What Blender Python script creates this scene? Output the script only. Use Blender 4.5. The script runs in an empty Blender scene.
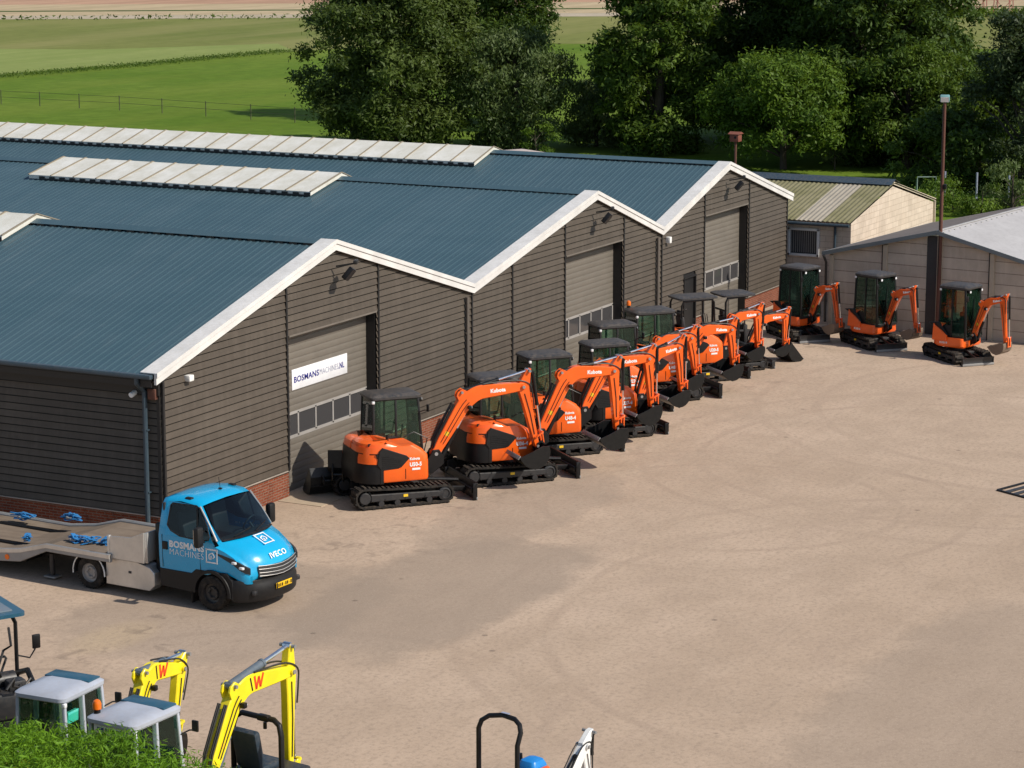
import bpy, bmesh, math, random
import numpy as np
from mathutils import Vector, Matrix
R = math.radians
PI = math.pi
random.seed(7)
scene = bpy.context.scene
COL = scene.collection

# ------------------------------------------------------------------ materials
MATS = {}
def nodes_of(name):
    m = bpy.data.materials.new(name); m.use_nodes = True
    nt = m.node_tree; nt.nodes.clear()
    return m, nt, nt.nodes, nt.links
def N(nt, typ, **kw):
    n = nt.nodes.new(typ)
    for k, v in kw.items():
        if k in n.inputs.keys(): n.inputs[k].default_value = v
        else: setattr(n, k, v)
    return n
def noise(nt, vec, scale, detail=4, rough=.55, dist=0.0):
    n = nt.nodes.new('ShaderNodeTexNoise'); n.inputs['Scale'].default_value = scale
    n.inputs['Detail'].default_value = detail; n.inputs['Roughness'].default_value = rough
    n.inputs['Distortion'].default_value = dist
    nt.links.new(vec, n.inputs['Vector']); return n.outputs['Fac']
def ramp(nt, fac, stops):
    n = nt.nodes.new('ShaderNodeValToRGB'); e = n.color_ramp.elements
    while len(e) < len(stops): e.new(0.5)
    for i, (p, c) in enumerate(stops):
        e[i].position = p; e[i].color = (c, c, c, 1) if not hasattr(c, '__len__') else (*c, 1)
    nt.links.new(fac, n.inputs['Fac']); return n.outputs['Color']
def mixc(nt, fac, a, b, mode='MIX'):
    n = nt.nodes.new('ShaderNodeMix'); n.data_type = 'RGBA'; n.blend_type = mode
    for s, v in (('Factor', fac), ('A', a), ('B', b)):
        i = [q for q in n.inputs if q.name == s and (q.type == 'RGBA' if s != 'Factor' else q.type == 'VALUE')][0]
        if hasattr(v, 'is_linked'): nt.links.new(v, i)
        else: i.default_value = v if s == 'Factor' else (*v, 1)
    return [o for o in n.outputs if o.type == 'RGBA'][0]
def math_(nt, op, a, b=0.0):
    n = nt.nodes.new('ShaderNodeMath'); n.operation = op
    for i, v in enumerate((a, b)):
        if hasattr(v, 'is_linked'): nt.links.new(v, n.inputs[i])
        else: n.inputs[i].default_value = v
    return n.outputs[0]
def coords(nt, kind='Object', scale=None):
    t = nt.nodes.new('ShaderNodeTexCoord'); o = t.outputs[kind]
    if kind == 'World':
        pass
    if scale is None: return o
    mp = nt.nodes.new('ShaderNodeMapping'); mp.inputs['Scale'].default_value = scale
    nt.links.new(o, mp.inputs['Vector']); return mp.outputs['Vector']
def wpos(nt, scale=None, rot=0):
    g = nt.nodes.new('ShaderNodeNewGeometry'); o = g.outputs['Position']
    if scale is None: return o
    mp = nt.nodes.new('ShaderNodeMapping'); mp.inputs['Scale'].default_value = scale
    mp.inputs['Rotation'].default_value = (0, 0, rot)
    nt.links.new(o, mp.inputs['Vector']); return mp.outputs['Vector']
def finish(m, nt, col, rough=.5, metal=0.0, bump=None, bstr=.3, bdist=.02, spec=.5, coat=0.0):
    b = nt.nodes.new('ShaderNodeBsdfPrincipled'); o = nt.nodes.new('ShaderNodeOutputMaterial')
    for k, v in (('Base Color', col), ('Roughness', rough), ('Metallic', metal)):
        if hasattr(v, 'is_linked'): nt.links.new(v, b.inputs[k])
        else: b.inputs[k].default_value = (*v, 1) if k == 'Base Color' else v
    b.inputs['Specular IOR Level'].default_value = spec
    b.inputs['Coat Weight'].default_value = coat
    if bump is not None:
        bn = nt.nodes.new('ShaderNodeBump'); bn.inputs['Strength'].default_value = bstr; bn.inputs['Distance'].default_value = bdist
        nt.links.new(bump, bn.inputs['Height']); nt.links.new(bn.outputs[0], b.inputs['Normal'])
    nt.links.new(b.outputs[0], o.inputs[0]); return m

def paint(name, col, rough=.35, metal=0.0, dirt=(.30, .23, .17), amount=.25, coat=0.0, spec=.5, var=.12):
    """painted or plain surface: slow tone variation, and dust that gathers on upward faces and low down"""
    if name in MATS: return MATS[name]
    m, nt, nd, lk = nodes_of(name)
    p = wpos(nt)
    n1 = noise(nt, p, 1.7, 5, .6); n2 = noise(nt, p, 13, 4, .65)
    dark = tuple(c * (1 - var) for c in col); light = tuple(min(1, c * (1 + var)) for c in col)
    c = mixc(nt, ramp(nt, n1, [(.3, 0), (.7, 1)]), dark, light)
    g = nt.nodes.new('ShaderNodeNewGeometry'); s = nt.nodes.new('ShaderNodeSeparateXYZ'); lk.new(g.outputs['Normal'], s.inputs[0])
    up = math_(nt, 'MAXIMUM', s.outputs[2], 0.0)
    f = math_(nt, 'MULTIPLY', math_(nt, 'ADD', math_(nt, 'MULTIPLY', up, .8), .35), ramp(nt, n2, [(.38, 0), (.75, 1)]))
    c = mixc(nt, math_(nt, 'MULTIPLY', f, amount), c, dirt)
    r = math_(nt, 'ADD', math_(nt, 'MULTIPLY', n2, .25), rough - .1)
    MATS[name] = finish(m, nt, c, r, metal, spec=spec, coat=coat); return m

def glass(name, tint, opaque=None, veil=None):
    m, nt, nd, lk = nodes_of(name)
    gl = N(nt, 'ShaderNodeBsdfGlossy', Roughness=.03); gl.inputs['Color'].default_value = (1, 1, 1, 1)
    fr = N(nt, 'ShaderNodeFresnel', IOR=1.42)
    if opaque: tr = N(nt, 'ShaderNodeBsdfDiffuse'); tr.inputs['Color'].default_value = (*opaque, 1)
    else: tr = N(nt, 'ShaderNodeBsdfTransparent'); tr.inputs['Color'].default_value = (*tint, 1)
    mx = nt.nodes.new('ShaderNodeMixShader'); o = nt.nodes.new('ShaderNodeOutputMaterial')
    if veil:
        df = N(nt, 'ShaderNodeBsdfDiffuse'); df.inputs['Color'].default_value = (*veil, 1); m2 = nt.nodes.new('ShaderNodeMixShader'); m2.inputs[0].default_value = .05
        lk.new(tr.outputs[0], m2.inputs[1]); lk.new(df.outputs[0], m2.inputs[2]); tr = m2
    lk.new(fr.outputs[0], mx.inputs[0]); lk.new(tr.outputs[0], mx.inputs[1]); lk.new(gl.outputs[0], mx.inputs[2]); lk.new(mx.outputs[0], o.inputs[0])
    MATS[name] = m; return m

ORANGE = paint('machine_orange_paint', (.92, .128, .009), .3, amount=.08, coat=.3)
ORANGE2 = paint('faded_orange_paint', (.80, .11, .012), .38, amount=.25)
YELLOW = paint('machine_yellow_paint', (.86, .70, .010), .32, amount=.10, coat=.2)
BLUE = paint('cab_blue_paint', (.004, .36, .66), .22, amount=.008, coat=.5, var=.05)
BLACK = paint('black_paint', (.006, .006, .007), .38, amount=.035, spec=.35)
DARK = paint('dark_grey_steel', (.020, .021, .024), .42, amount=.14)
PLASTIC = paint('black_plastic', (.009, .009, .010), .48, amount=.04, spec=.35)
ROOFBLK = paint('cab_roof_grey', (.034, .035, .038), .45, amount=.30)
RUBBER = paint('track_rubber', (.014, .0135, .0135), .75, amount=.38, spec=.2)
TYRE = paint('tyre_rubber', (.012, .012, .012), .75, amount=.4, spec=.2)
CHROME = paint('bright_steel_rod', (.80, .80, .82), .2, 1.0, amount=.05)
STEEL = paint('stainless_steel', (.62, .60, .57), .42, .7, amount=.25)
GREYST = paint('weathered_steel', (.30, .30, .30), .5, .4, amount=.4)
WHITE = paint('white_paint', (.78, .78, .76), .4, amount=.18)
LETTER = paint('white_lettering', (.85, .85, .85), .5, amount=.0)
CABW = paint('pale_grey_cab_paint', (.40, .43, .50), .35, amount=.15)
AMBER = paint('amber_lens', (.80, .16, .01), .2, amount=.0)
BUCKETM = paint('black_bucket_steel', (.006, .007, .008), .32, amount=.05, spec=.4)
WORN = paint('worn_bucket_steel', (.20, .15, .115), .55, .3, amount=.6)
RUSTY = paint('rusty_brown_steel', (.10, .035, .022), .7, amount=.2)
HOSE = paint('hydraulic_hose', (.012, .012, .012), .5, amount=.1)
SEATM = paint('seat_vinyl', (.018, .018, .02), .6, amount=.05)
STICKY = paint('yellow_sticker', (.85, .55, .02), .5, amount=.1)
REDM = paint('red_orange_decal', (.75, .06, .01), .5, amount=.0)
NAVY = paint('navy_letter', (.02, .025, .22), .5, amount=.0)
GREYL = paint('grey_letter', (.30, .32, .42), .5, amount=.0)
LAMPM = paint('lamp_glass', (.75, .76, .78), .12, amount=.0)
BLUEROOF = paint('blue_roof_hatch', (.018, .085, .14), .3, amount=.1)
BRIGHTBLUE = paint('bright_blue_plastic', (.01, .22, .62), .3, amount=.05)
STRAPM = paint('blue_webbing', (.02, .19, .46), .7, amount=.1)
PLATEY = paint('plate_yellow', (.80, .48, .01), .4, amount=.05)
GLASS = glass('green_tinted_glass', (.74, .88, .81), None, (.05, .20, .14))  # veil: green glow of light through the panes, mixed in as diffuse colour
WSCREEN = glass('truck_glass', (.42, .60, .66))
TEALG = glass('teal_notice', None, (.10, .62, .55))

# ------------------------------------------------------------------ mesh builder
def toothed(x, y0, y1, pitch, duty, z0, z1, zb):
    g = G(); vs = []; y = y0
    while y < y1:
        for yy, h in ((y, zb), (y + .001, z1), (y + pitch * duty, z1), (y + pitch * duty + .001, zb)): vs += [(x, yy, z0), (x, yy, h)]
        y += pitch
    return g.add(vs, [(2 * i, 2 * i + 2, 2 * i + 3, 2 * i + 1) for i in range(len(vs) // 2 - 1)])
class G:
    def __init__(s): s.v = []; s.f = []; s.m = []
    def add(s, vs, fs, mat=0, M=None):
        o = len(s.v)
        s.v += [tuple(M @ Vector(p)) if M else tuple(p) for p in vs]
        s.f += [tuple(o + i for i in f) for f in fs]; s.m += [mat] * len(fs); return s
    def box(s, c, d, b=0.0, mat=0, M=None, rot=None):
        hx, hy, hz = d[0] / 2, d[1] / 2, d[2] / 2
        b = min(b, hx * .9, hy * .9, hz * .9)
        T = Matrix.Translation(Vector(c))
        if rot is not None: T = T @ (rot if isinstance(rot, Matrix) else Matrix.Rotation(rot, 4, 'Z'))
        if M: T = M @ T
        sg = [(x, y, z) for x in (-1, 1) for y in (-1, 1) for z in (-1, 1)]
        if b <= 0:
            vs = [(x * hx, y * hy, z * hz) for x, y, z in sg]
            fs = [(0, 1, 3, 2), (4, 6, 7, 5), (0, 4, 5, 1), (2, 3, 7, 6), (0, 2, 6, 4), (1, 5, 7, 3)]
            return s.add(vs, fs, mat, T)
        bm = bmesh.new(); bmesh.ops.create_cube(bm, size=1)
        for v in bm.verts: v.co = Vector((v.co.x * 2 * hx, v.co.y * 2 * hy, v.co.z * 2 * hz))
        bmesh.ops.bevel(bm, geom=bm.edges[:], offset=b, segments=2, profile=.5, affect='EDGES')
        bm.verts.index_update()
        s.add([v.co.copy() for v in bm.verts], [[v.index for v in f.verts] for f in bm.faces], mat, T); bm.free(); return s
    def bar(s, p, q, w, h, b=0.0, mat=0, up=(0, 0, 1), M=None):
        p, q = Vector(p), Vector(q); d = q - p; L = d.length; x = d.normalized()
        u = Vector(up)
        if abs(x.dot(u)) > .95: u = Vector((1, 0, 0))
        y = u.cross(x).normalized(); z = x.cross(y)
        Rm = Matrix(((x.x, y.x, z.x), (x.y, y.y, z.y), (x.z, y.z, z.z))).to_4x4()
        return s.box((p + q) / 2, (L, w, h), b, mat, M, Rm)
    def cyl(s, p, q, r, r2=None, n=14, mat=0, M=None, caps=True):
        p, q = Vector(p), Vector(q); r2 = r if r2 is None else r2
        x = (q - p).normalized(); u = Vector((0, 0, 1)) if abs(x.z) < .9 else Vector((1, 0, 0))
        y = u.cross(x).normalized(); z = x.cross(y); vs = []; fs = []
        for i in range(n):
            a = 2 * PI * i / n; d = y * math.cos(a) + z * math.sin(a); vs += [p + d * r, q + d * r2]
        for i in range(n): j = (i + 1) % n; fs.append((2 * i, 2 * j, 2 * j + 1, 2 * i + 1))
        if caps: fs += [tuple(2 * i for i in range(n))[::-1], tuple(2 * i + 1 for i in range(n))]
        return s.add(vs, fs, mat, M)
    def tube(s, pts, r, n=8, mat=0, M=None, caps=True, closed=False):
        pts = [Vector(p) for p in pts]; k = len(pts); vs = []; fs = []; yprev = None
        for i, p in enumerate(pts):
            if closed: t = pts[(i + 1) % k] - pts[i - 1]
            else: t = pts[min(i + 1, k - 1)] - pts[max(i - 1, 0)]
            t.normalize()
            if yprev is None:
                u = Vector((0, 0, 1)) if abs(t.z) < .9 else Vector((1, 0, 0)); y = u.cross(t).normalized()
            else: y = (yprev - t * yprev.dot(t)).normalized()
            yprev = y; z = t.cross(y); rr = r[i] if hasattr(r, '__len__') else r
            for j in range(n): a = 2 * PI * j / n; vs.append(p + (y * math.cos(a) + z * math.sin(a)) * rr)
        for i in range(k if closed else k - 1):
            for j in range(n):
                a, b = i * n + j, i * n + (j + 1) % n; i2 = (i + 1) % k
                fs.append((a, b, i2 * n + (j + 1) % n, i2 * n + j))
        if caps and not closed: fs += [tuple(range(n))[::-1], tuple((k - 1) * n + j for j in range(n))]
        return s.add(vs, fs, mat, M)
    def loft(s, secs, mat=0, M=None, caps=True, closed=True):
        n = len(secs[0]); vs = [p for q in secs for p in q]; fs = []
        for i in range(len(secs) - 1):
            for j in range(n if closed else n - 1):
                a, b = i * n + j, i * n + (j + 1) % n; fs.append((a, b, b + n, a + n))
        if caps and closed: fs += [tuple(range(n))[::-1], tuple((len(secs) - 1) * n + j for j in range(n))]
        return s.add(vs, fs, mat, M)
    def prism(s, poly, y0, y1, b=0.0, mat=0, M=None):
        """polygon in x,z extruded along y, with chamfered rims"""
        n = len(poly); P = [Vector((x, z)) for x, z in poly]
        ar = sum(P[i].x * P[(i + 1) % n].y - P[(i + 1) % n].x * P[i].y for i in range(n))
        if ar < 0: P.reverse()
        def inset(d):
            out = []
            for i in range(n):
                a, c, e = P[i - 1], P[i], P[(i + 1) % n]
                n1 = Vector((-(c - a).y, (c - a).x)).normalized(); n2 = Vector((-(e - c).y, (e - c).x)).normalized()
                m = (n1 + n2); m = m.normalized() if m.length > 1e-6 else n1
                k = max(.35, m.dot(n1)); out.append(c + m * (d / k))
            return out
        if b > 0:
            I = inset(b); secs = [[(p.x, y0, p.y) for p in I], [(p.x, y0 + b, p.y) for p in P], [(p.x, y1 - b, p.y) for p in P], [(p.x, y1, p.y) for p in I]]
        else: secs = [[(p.x, y0, p.y) for p in P], [(p.x, y1, p.y) for p in P]]
        secs = [q[::-1] for q in secs]
        return s.loft(secs, mat, M)
    def lathe(s, prof, c=(0, 0, 0), n=24, mat=0, M=None):
        """profile of (radius, y) spun about the y axis through c"""
        vs = []; fs = []; k = len(prof)
        for i in range(n):
            a = 2 * PI * i / n
            for r, y in prof: vs.append((c[0] + r * math.cos(a), c[1] + y, c[2] + r * math.sin(a)))
        for i in range(n):
            j = (i + 1) % n
            for q in range(k - 1): fs.append((i * k + q, i * k + q + 1, j * k + q + 1, j * k + q))
        return s.add(vs, fs, mat, M)
    def mesh(s, name, mats, ang=35, smooth=True):
        me = bpy.data.meshes.new(name); me.from_pydata(s.v, [], s.f)
        for m in mats: me.materials.append(m)
        if len(mats) > 1: me.polygons.foreach_set('material_index', s.m)
        bm = bmesh.new(); bm.from_mesh(me); bmesh.ops.recalc_face_normals(bm, faces=bm.faces[:]); bm.to_mesh(me); bm.free()
        if smooth:
            me.polygons.foreach_set('use_smooth', [True] * len(me.polygons)); me.set_sharp_from_angle(angle=R(ang))
        me.update(); return me

def link(name, me, parent=None, loc=(0, 0, 0), rz=0.0):
    o = bpy.data.objects.new(name, me); COL.objects.link(o); o.location = loc; o.rotation_euler = (0, 0, rz)
    if parent: o.parent = parent
    return o
def part(name, g, mats, parent=None, loc=(0, 0, 0), rz=0.0, ang=35, smooth=True):
    if not isinstance(mats, (list, tuple)): mats = [mats]
    return link(name, g.mesh(name, mats, ang, smooth), parent, loc, rz)
CACHE = {}
def cpart(key, name, fn, mats, parent, loc=(0, 0, 0), rz=0.0):
    """part whose mesh data is shared between machines of one kind"""
    if key not in CACHE:
        if not isinstance(mats, (list, tuple)): mats = [mats]
        CACHE[key] = fn().mesh(name, mats)
    return link(name, CACHE[key], parent, loc, rz)
def tag(o, label, cat, group=None):
    o['label'] = label; o['category'] = cat
    if group: o['group'] = group
    return o
def thing(name, label, cat, loc=(0, 0, 0), rz=0.0, group=None):
    o = bpy.data.objects.new(name, None); COL.objects.link(o); o.location = loc; o.rotation_euler = (0, 0, rz)
    o.empty_display_size = .3
    return tag(o, label, cat, group)
def structure(name, g, mats, smooth=False):
    o = part(name, g, mats, smooth=smooth); o['kind'] = 'structure'; return o
def text_geo(body, size, M, bold=0.0, thick=.004, sx=1.0, align='LEFT'):
    cu = bpy.data.curves.new('letters', 'FONT'); cu.body = body; cu.size = size; cu.extrude = thick; cu.offset = bold; cu.align_x = align
    cu.resolution_u = 3; cu.space_character = 1.06
    o = bpy.data.objects.new('letters', cu); COL.objects.link(o); bpy.context.view_layer.update()
    me = bpy.data.meshes.new_from_object(o.evaluated_get(bpy.context.evaluated_depsgraph_get()))
    g = G(); S = Matrix.Diagonal((sx, 1, 1, 1))
    g.add([S @ v.co for v in me.vertices], [list(p.vertices) for p in me.polygons], 0, M)
    bpy.data.objects.remove(o); bpy.data.curves.remove(cu); bpy.data.meshes.remove(me); return g
def frame(o, x, y):
    """matrix with local x along x, y along y (text reads along x)"""
    x = Vector(x).normalized(); y = Vector(y).normalized(); z = x.cross(y)
    M = Matrix(((x.x, y.x, z.x), (x.y, y.y, z.y), (x.z, y.z, z.z))).to_4x4(); M.translation = Vector(o); return M
def rrect(x0, x1, y0, y1, rl, rr, fr, fl, z, k=6):
    """rounded rectangle outline at height z; radii rear-left, rear-right, front-right, front-left"""
    out = []
    for cx, cy, r, a0 in ((x0 + rr, y0 + rr, rr, PI), (x1 - fr, y0 + fr, fr, 1.5 * PI), (x1 - fl, y1 - fl, fl, 0), (x0 + rl, y1 - rl, rl, .5 * PI)):
        for i in range(k): a = a0 + (PI / 2) * i / (k - 1); out.append((cx + r * math.cos(a), cy + r * math.sin(a), z))
    return out

# ------------------------------------------------------------------ ground, fields
def ground_mat(name, c1, c2, s=.05, s2=1.2, amt=.5, streak=None, bstr=.0, c3=None):
    m, nt, nd, lk = nodes_of(name)
    p = wpos(nt); n1 = noise(nt, p, s, 5, .6); n2 = noise(nt, p, s2, 5, .7)
    c = mixc(nt, ramp(nt, n1, [(.32, 0), (.68, 1)]), c1, c2)
    d = tuple(x * .62 for x in c1)
    c = mixc(nt, math_(nt, 'MULTIPLY', ramp(nt, n2, [(.35, 1), (.65, 0)]), amt), c, d)
    if streak:
        ps = wpos(nt, streak[0], streak[1]); n3 = noise(nt, ps, 1, 3, .6)
        c = mixc(nt, math_(nt, 'MULTIPLY', ramp(nt, n3, [(.42, 0), (.62, 1)]), streak[2]), c, c3 or d)
    MATS[name] = finish(m, nt, c, .95, spec=.1); return m
MEADOW = ground_mat('meadow_grass', (.092, .168, .012), (.155, .225, .030), .06, .8, .55, ((.02, .16, 1), R(-60), .3), c3=(.17, .21, .03))
OLIVE = ground_mat('rough_pasture', (.15, .18, .045), (.22, .23, .07), .03, .6, .4, ((.012, .12, 1), R(-60), .5), c3=(.27, .25, .10))
PALEG = ground_mat('pale_mown_grass', (.21, .26, .075), (.27, .31, .10), .04, .7, .3, ((.015, .3, 1), R(-60), .4), c3=(.16, .22, .05))
PLOUGH = ground_mat('ploughed_field', (.45, .27, .18), (.52, .33, .22), .02, .4, .3, ((.01, .25, 1), R(-60), .4))
STUBBLE = ground_mat('stubble_field', (.46, .36, .22), (.54, .43, .28), .02, .5, .3, ((.01, .3, 1), R(-60), .4))
LAWN = ground_mat('lawn_grass', (.028, .060, .005), (.055, .10, .010), .2, 2.5, .5)  # base tone darkened to carry tree shade that the sun does not cast
TRACKM = ground_mat('field_road', (.42, .36, .26), (.50, .42, .32), .1, 1, .4)
DITCH = ground_mat('ditch_reeds', (.045, .085, .018), (.075, .12, .03), .3, 1.4, .6)

def sheet(name, pts, z, m):
    g = G(); g.add([(x, y, z) for x, y in pts], [tuple(range(len(pts)))]); return structure(name, g, m)
sheet('ground', [(-900, -900), (1500, -900), (1500, 1500), (-900, 1500)], -.06, LAWN)
# directions over the fields: f runs across the view (towards -y, slightly +x)
def strip(name, a, b, wa, wb, m, z):
    """field whose near edge runs a->b and that is wa, wb deep (away from the yard) at its two ends"""
    a, b = Vector(a), Vector(b); d = Vector((.89, .455))
    sheet(name, [a, b, b + d * wb, a + d * wa], z, m)
sheet('meadow', [(36, 140), (90, -150), (300, -150), (230, 300), (60, 300)], -.045, MEADOW)
def far(name, p, q, r, s, m, z): sheet(name, [p, q, r, s], z, m)
def ext(p, q, a, b):
    """extend the line p-q by a metres beyond p and b beyond q"""
    p, q = Vector(p), Vector(q); d = (q - p).normalized(); return p - d * a, q + d * b
l0, l1 = ext((118.4, 98.5), (158, 93.0), 70, 0)
u0, u1 = ext((150, 124.5), (170, 104), 70, 0)
sheet('far_pasture', [l0, (118.4, 98.5), (156, 93.8), (176, 88), (215, -60), (330, -160), (400, -130), (213, 128.5), (193.6, 158.2), (150, 260)], -.03, OLIVE)
sheet('pale_field', [l0, (118.4, 98.5), (156, 93.8), (166, 102), (150, 112), (146, 122), (120, 170)], -.022, PALEG)
q0, q1 = ext((193.6, 158.2), (213, 128.5), 200, 330)
def band(name, d0, d1, m, z):
    D = Vector((.87, .49)); sheet(name, [q0 + D * d0, q1 + D * d0, q1 + D * d1, q0 + D * d1], z, m)
band('farm_track', 0, 9, TRACKM, -.018)
band('stubble_field', 9, 42, STUBBLE, -.014)
band('field_road', 20, 23, DITCH, -.010)
band('ploughed_field', 42, 900, PLOUGH, -.012)
def yard_mat():
    m, nt, nd, lk = nodes_of('yard_concrete')
    p = wpos(nt)
    big = noise(nt, p, .09, 5, .6, .6); mid = noise(nt, p, .55, 6, .68, .3); fine = noise(nt, p, 9, 6, .75); grit = noise(nt, p, 28, 3, .75)
    c = mixc(nt, ramp(nt, big, [(.3, 0), (.7, 1)]), (.440, .326, .236), (.525, .398, .298))
    c = mixc(nt, math_(nt, 'MULTIPLY', ramp(nt, mid, [(.36, 1), (.6, 0)]), .38), c, (.31, .23, .165))
    # long faint wheel marks and sweepings across the yard
    ps = wpos(nt, (.10, .55, 1), R(48)); st = noise(nt, ps, 1.1, 6, .7, 1.2)
    c = mixc(nt, math_(nt, 'MULTIPLY', ramp(nt, st, [(.48, 0), (.66, 1)]), .16), c, (.60, .465, .36))
    ps2 = wpos(nt, (.16, .9, 1), R(-62)); st2 = noise(nt, ps2, 1.3, 6, .72, 1.0)
    c = mixc(nt, math_(nt, 'MULTIPLY', ramp(nt, st2, [(.5, 0), (.68, 1)]), .22), c, (.36, .265, .205))
    # curved tyre tracks round two turning points
    for cx, cy, rad, wd in ((16.5, -13.5, 7.0, .16), (16.5, -13.5, 8.6, .16), (2.0, -19.0, 9.5, .18), (2.0, -19.0, 11.2, .18), (9.0, -9.5, 4.2, .15), (9.0, -9.5, 5.8, .15), (-9.0, -8.0, 5.2, .16), (24.0, -16.0, 9.0, .2), (24.0, -16.0, 10.7, .2)):
        v_ = nt.nodes.new('ShaderNodeVectorMath'); v_.operation = 'DISTANCE'; lk.new(wpos(nt, (1, 1, 0)), v_.inputs[0]); v_.inputs[1].default_value = (cx, cy, 0)
        d_ = math_(nt, 'ABSOLUTE', math_(nt, 'SUBTRACT', math_(nt, 'ADD', v_.outputs['Value'], math_(nt, 'MULTIPLY', big, 1.2)), rad + .6))
        c = mixc(nt, math_(nt, 'MULTIPLY', math_(nt, 'MULTIPLY', ramp(nt, math_(nt, 'DIVIDE', d_, wd), [(.4, 1), (1, 0)]), ramp(nt, mid, [(.4, 0), (.6, 1)])), .36), c, (.32, .235, .175))
    # greyer worn drive beside the truck
    s = nt.nodes.new('ShaderNodeSeparateXYZ'); lk.new(p, s.inputs[0])
    for cx, cy, rx, ry, am in ((-.6, -7.2, 5.0, 2.3, .6), (-3.5, -4.0, 4.0, 3.0, .5), (6.5, -5.6, 4.5, 1.6, .4), (-2.0, -19.0, 7.0, 2.5, .4), (17, -20, 6, 3, .35)):
        dx = math_(nt, 'DIVIDE', math_(nt, 'SUBTRACT', s.outputs[0], cx), rx); dy = math_(nt, 'DIVIDE', math_(nt, 'SUBTRACT', s.outputs[1], cy), ry)
        rr = math_(nt, 'ADD', math_(nt, 'ADD', math_(nt, 'POWER', math_(nt, 'ABSOLUTE', dx), 3), math_(nt, 'POWER', math_(nt, 'ABSOLUTE', dy), 3)), math_(nt, 'MULTIPLY', math_(nt, 'SUBTRACT', mid, .5), 1.6))
        c = mixc(nt, math_(nt, 'MULTIPLY', ramp(nt, rr, [(.55, 1), (1.0, 0)]), am), c, (.285, .225, .175))
    # pale sand spill near the left edge, and small dark specks all over
    dx = math_(nt, 'DIVIDE', math_(nt, 'ADD', s.outputs[0], 6.2), 1.5); dy = math_(nt, 'DIVIDE', math_(nt, 'ADD', s.outputs[1], 3.1), .8)
    rr = math_(nt, 'ADD', math_(nt, 'ADD', math_(nt, 'POWER', dx, 2), math_(nt, 'POWER', dy, 2)), math_(nt, 'MULTIPLY', math_(nt, 'SUBTRACT', fine, .5), 1.2))
    c = mixc(nt, math_(nt, 'MULTIPLY', ramp(nt, rr, [(.2, 1), (.9, 0)]), .35), c, (.56, .42, .25))
    v2 = nt.nodes.new('ShaderNodeTexVoronoi'); v2.inputs['Scale'].default_value = 1.1; lk.new(p, v2.inputs['Vector'])
    sp = math_(nt, 'MULTIPLY', ramp(nt, v2.outputs['Distance'], [(.045, 1), (.085, 0)]), ramp(nt, v2.outputs['Color'], [(.52, 0), (.56, 1)]))
    c = mixc(nt, math_(nt, 'MULTIPLY', sp, .6), c, (.12, .09, .07))
    # oil drips and dark spots where the machines stand
    oil = noise(nt, p, 1.9, 4, .6, .8)
    near = math_(nt, 'SUBTRACT', 1.0, math_(nt, 'DIVIDE', math_(nt, 'ABSOLUTE', math_(nt, 'ADD', s.outputs[1], 3.6)), 3.2))
    c = mixc(nt, math_(nt, 'MULTIPLY', math_(nt, 'MAXIMUM', near, 0.0), math_(nt, 'MULTIPLY', ramp(nt, oil, [(.56, 0), (.70, 1)]), .55)), c, (.13, .10, .08))
    c = mixc(nt, math_(nt, 'MULTIPLY', ramp(nt, fine, [(.36, 1), (.52, 0)]), .62), c, (.29, .22, .165))
    c = mixc(nt, math_(nt, 'MULTIPLY', ramp(nt, grit, [(.55, 0), (.70, 1)]), .45), c, (.62, .51, .41))
    # scattered dark stains
    v = nt.nodes.new('ShaderNodeTexVoronoi'); v.inputs['Scale'].default_value = .42; lk.new(p, v.inputs['Vector'])
    c = mixc(nt, math_(nt, 'MULTIPLY', ramp(nt, math_(nt, 'ADD', v.outputs['Distance'], math_(nt, 'MULTIPLY', fine, .16)), [(.05, 1), (.11, 0)]), .5), c, (.17, .125, .095))
    return finish(m, nt, c, .92, bump=fine, bstr=.25, bdist=.02, spec=.15)
YARD = yard_mat()
sheet('yard', [(-70, -70), (36, -70), (36, -12), (41.5, -9), (41.5, .0), (41.5, 3), (38, 3), (38, .4), (.2, .4), (.2, 60), (-70, 60)], 0.0, YARD)
APRON = ground_mat('concrete_apron', (.40, .31, .22), (.48, .38, .275), .3, 3, .3)
g = G()
for a, b in ((4.6, 10.1), (19.8, 24.9), (30.2, 35.2)):
    x = a
    while x < b - .2: g.box((x + .9, -.62, .004), (1.785, 1.2, .02)); x += 1.8
structure('concrete_apron', g, APRON)

# ------------------------------------------------------------------ warehouse
def cellrand(nt, axis_scales, seed=0.0):
    v = wpos(nt, axis_scales); f = nt.nodes.new('ShaderNodeVectorMath'); f.operation = 'FLOOR'; nt.links.new(v, f.inputs[0])
    w = nt.nodes.new('ShaderNodeTexWhiteNoise'); w.noise_dimensions = '4D'; nt.links.new(f.outputs[0], w.inputs['Vector']); w.inputs['W'].default_value = seed; return w.outputs['Value']
def siding_mat():
    m, nt, nd, lk = nodes_of('brown_siding')
    n1 = noise(nt, wpos(nt, (.6, .6, 5)), 1.1, 5, .6); n2 = noise(nt, wpos(nt, (3, 3, .35)), 1.6, 4, .7)
    c = mixc(nt, ramp(nt, n1, [(.3, 0), (.7, 1)]), (.074, .060, .047), (.100, .082, .065))
    c = mixc(nt, math_(nt, 'MULTIPLY', cellrand(nt, (.28, .28, 1 / .1689)), .40), c, (.056, .045, .036))
    c = mixc(nt, math_(nt, 'MULTIPLY', ramp(nt, n2, [(.45, 0), (.75, 1)]), .25), c, (.17, .14, .115))
    return finish(m, nt, c, .55, spec=.3)
SIDING = siding_mat()
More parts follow.
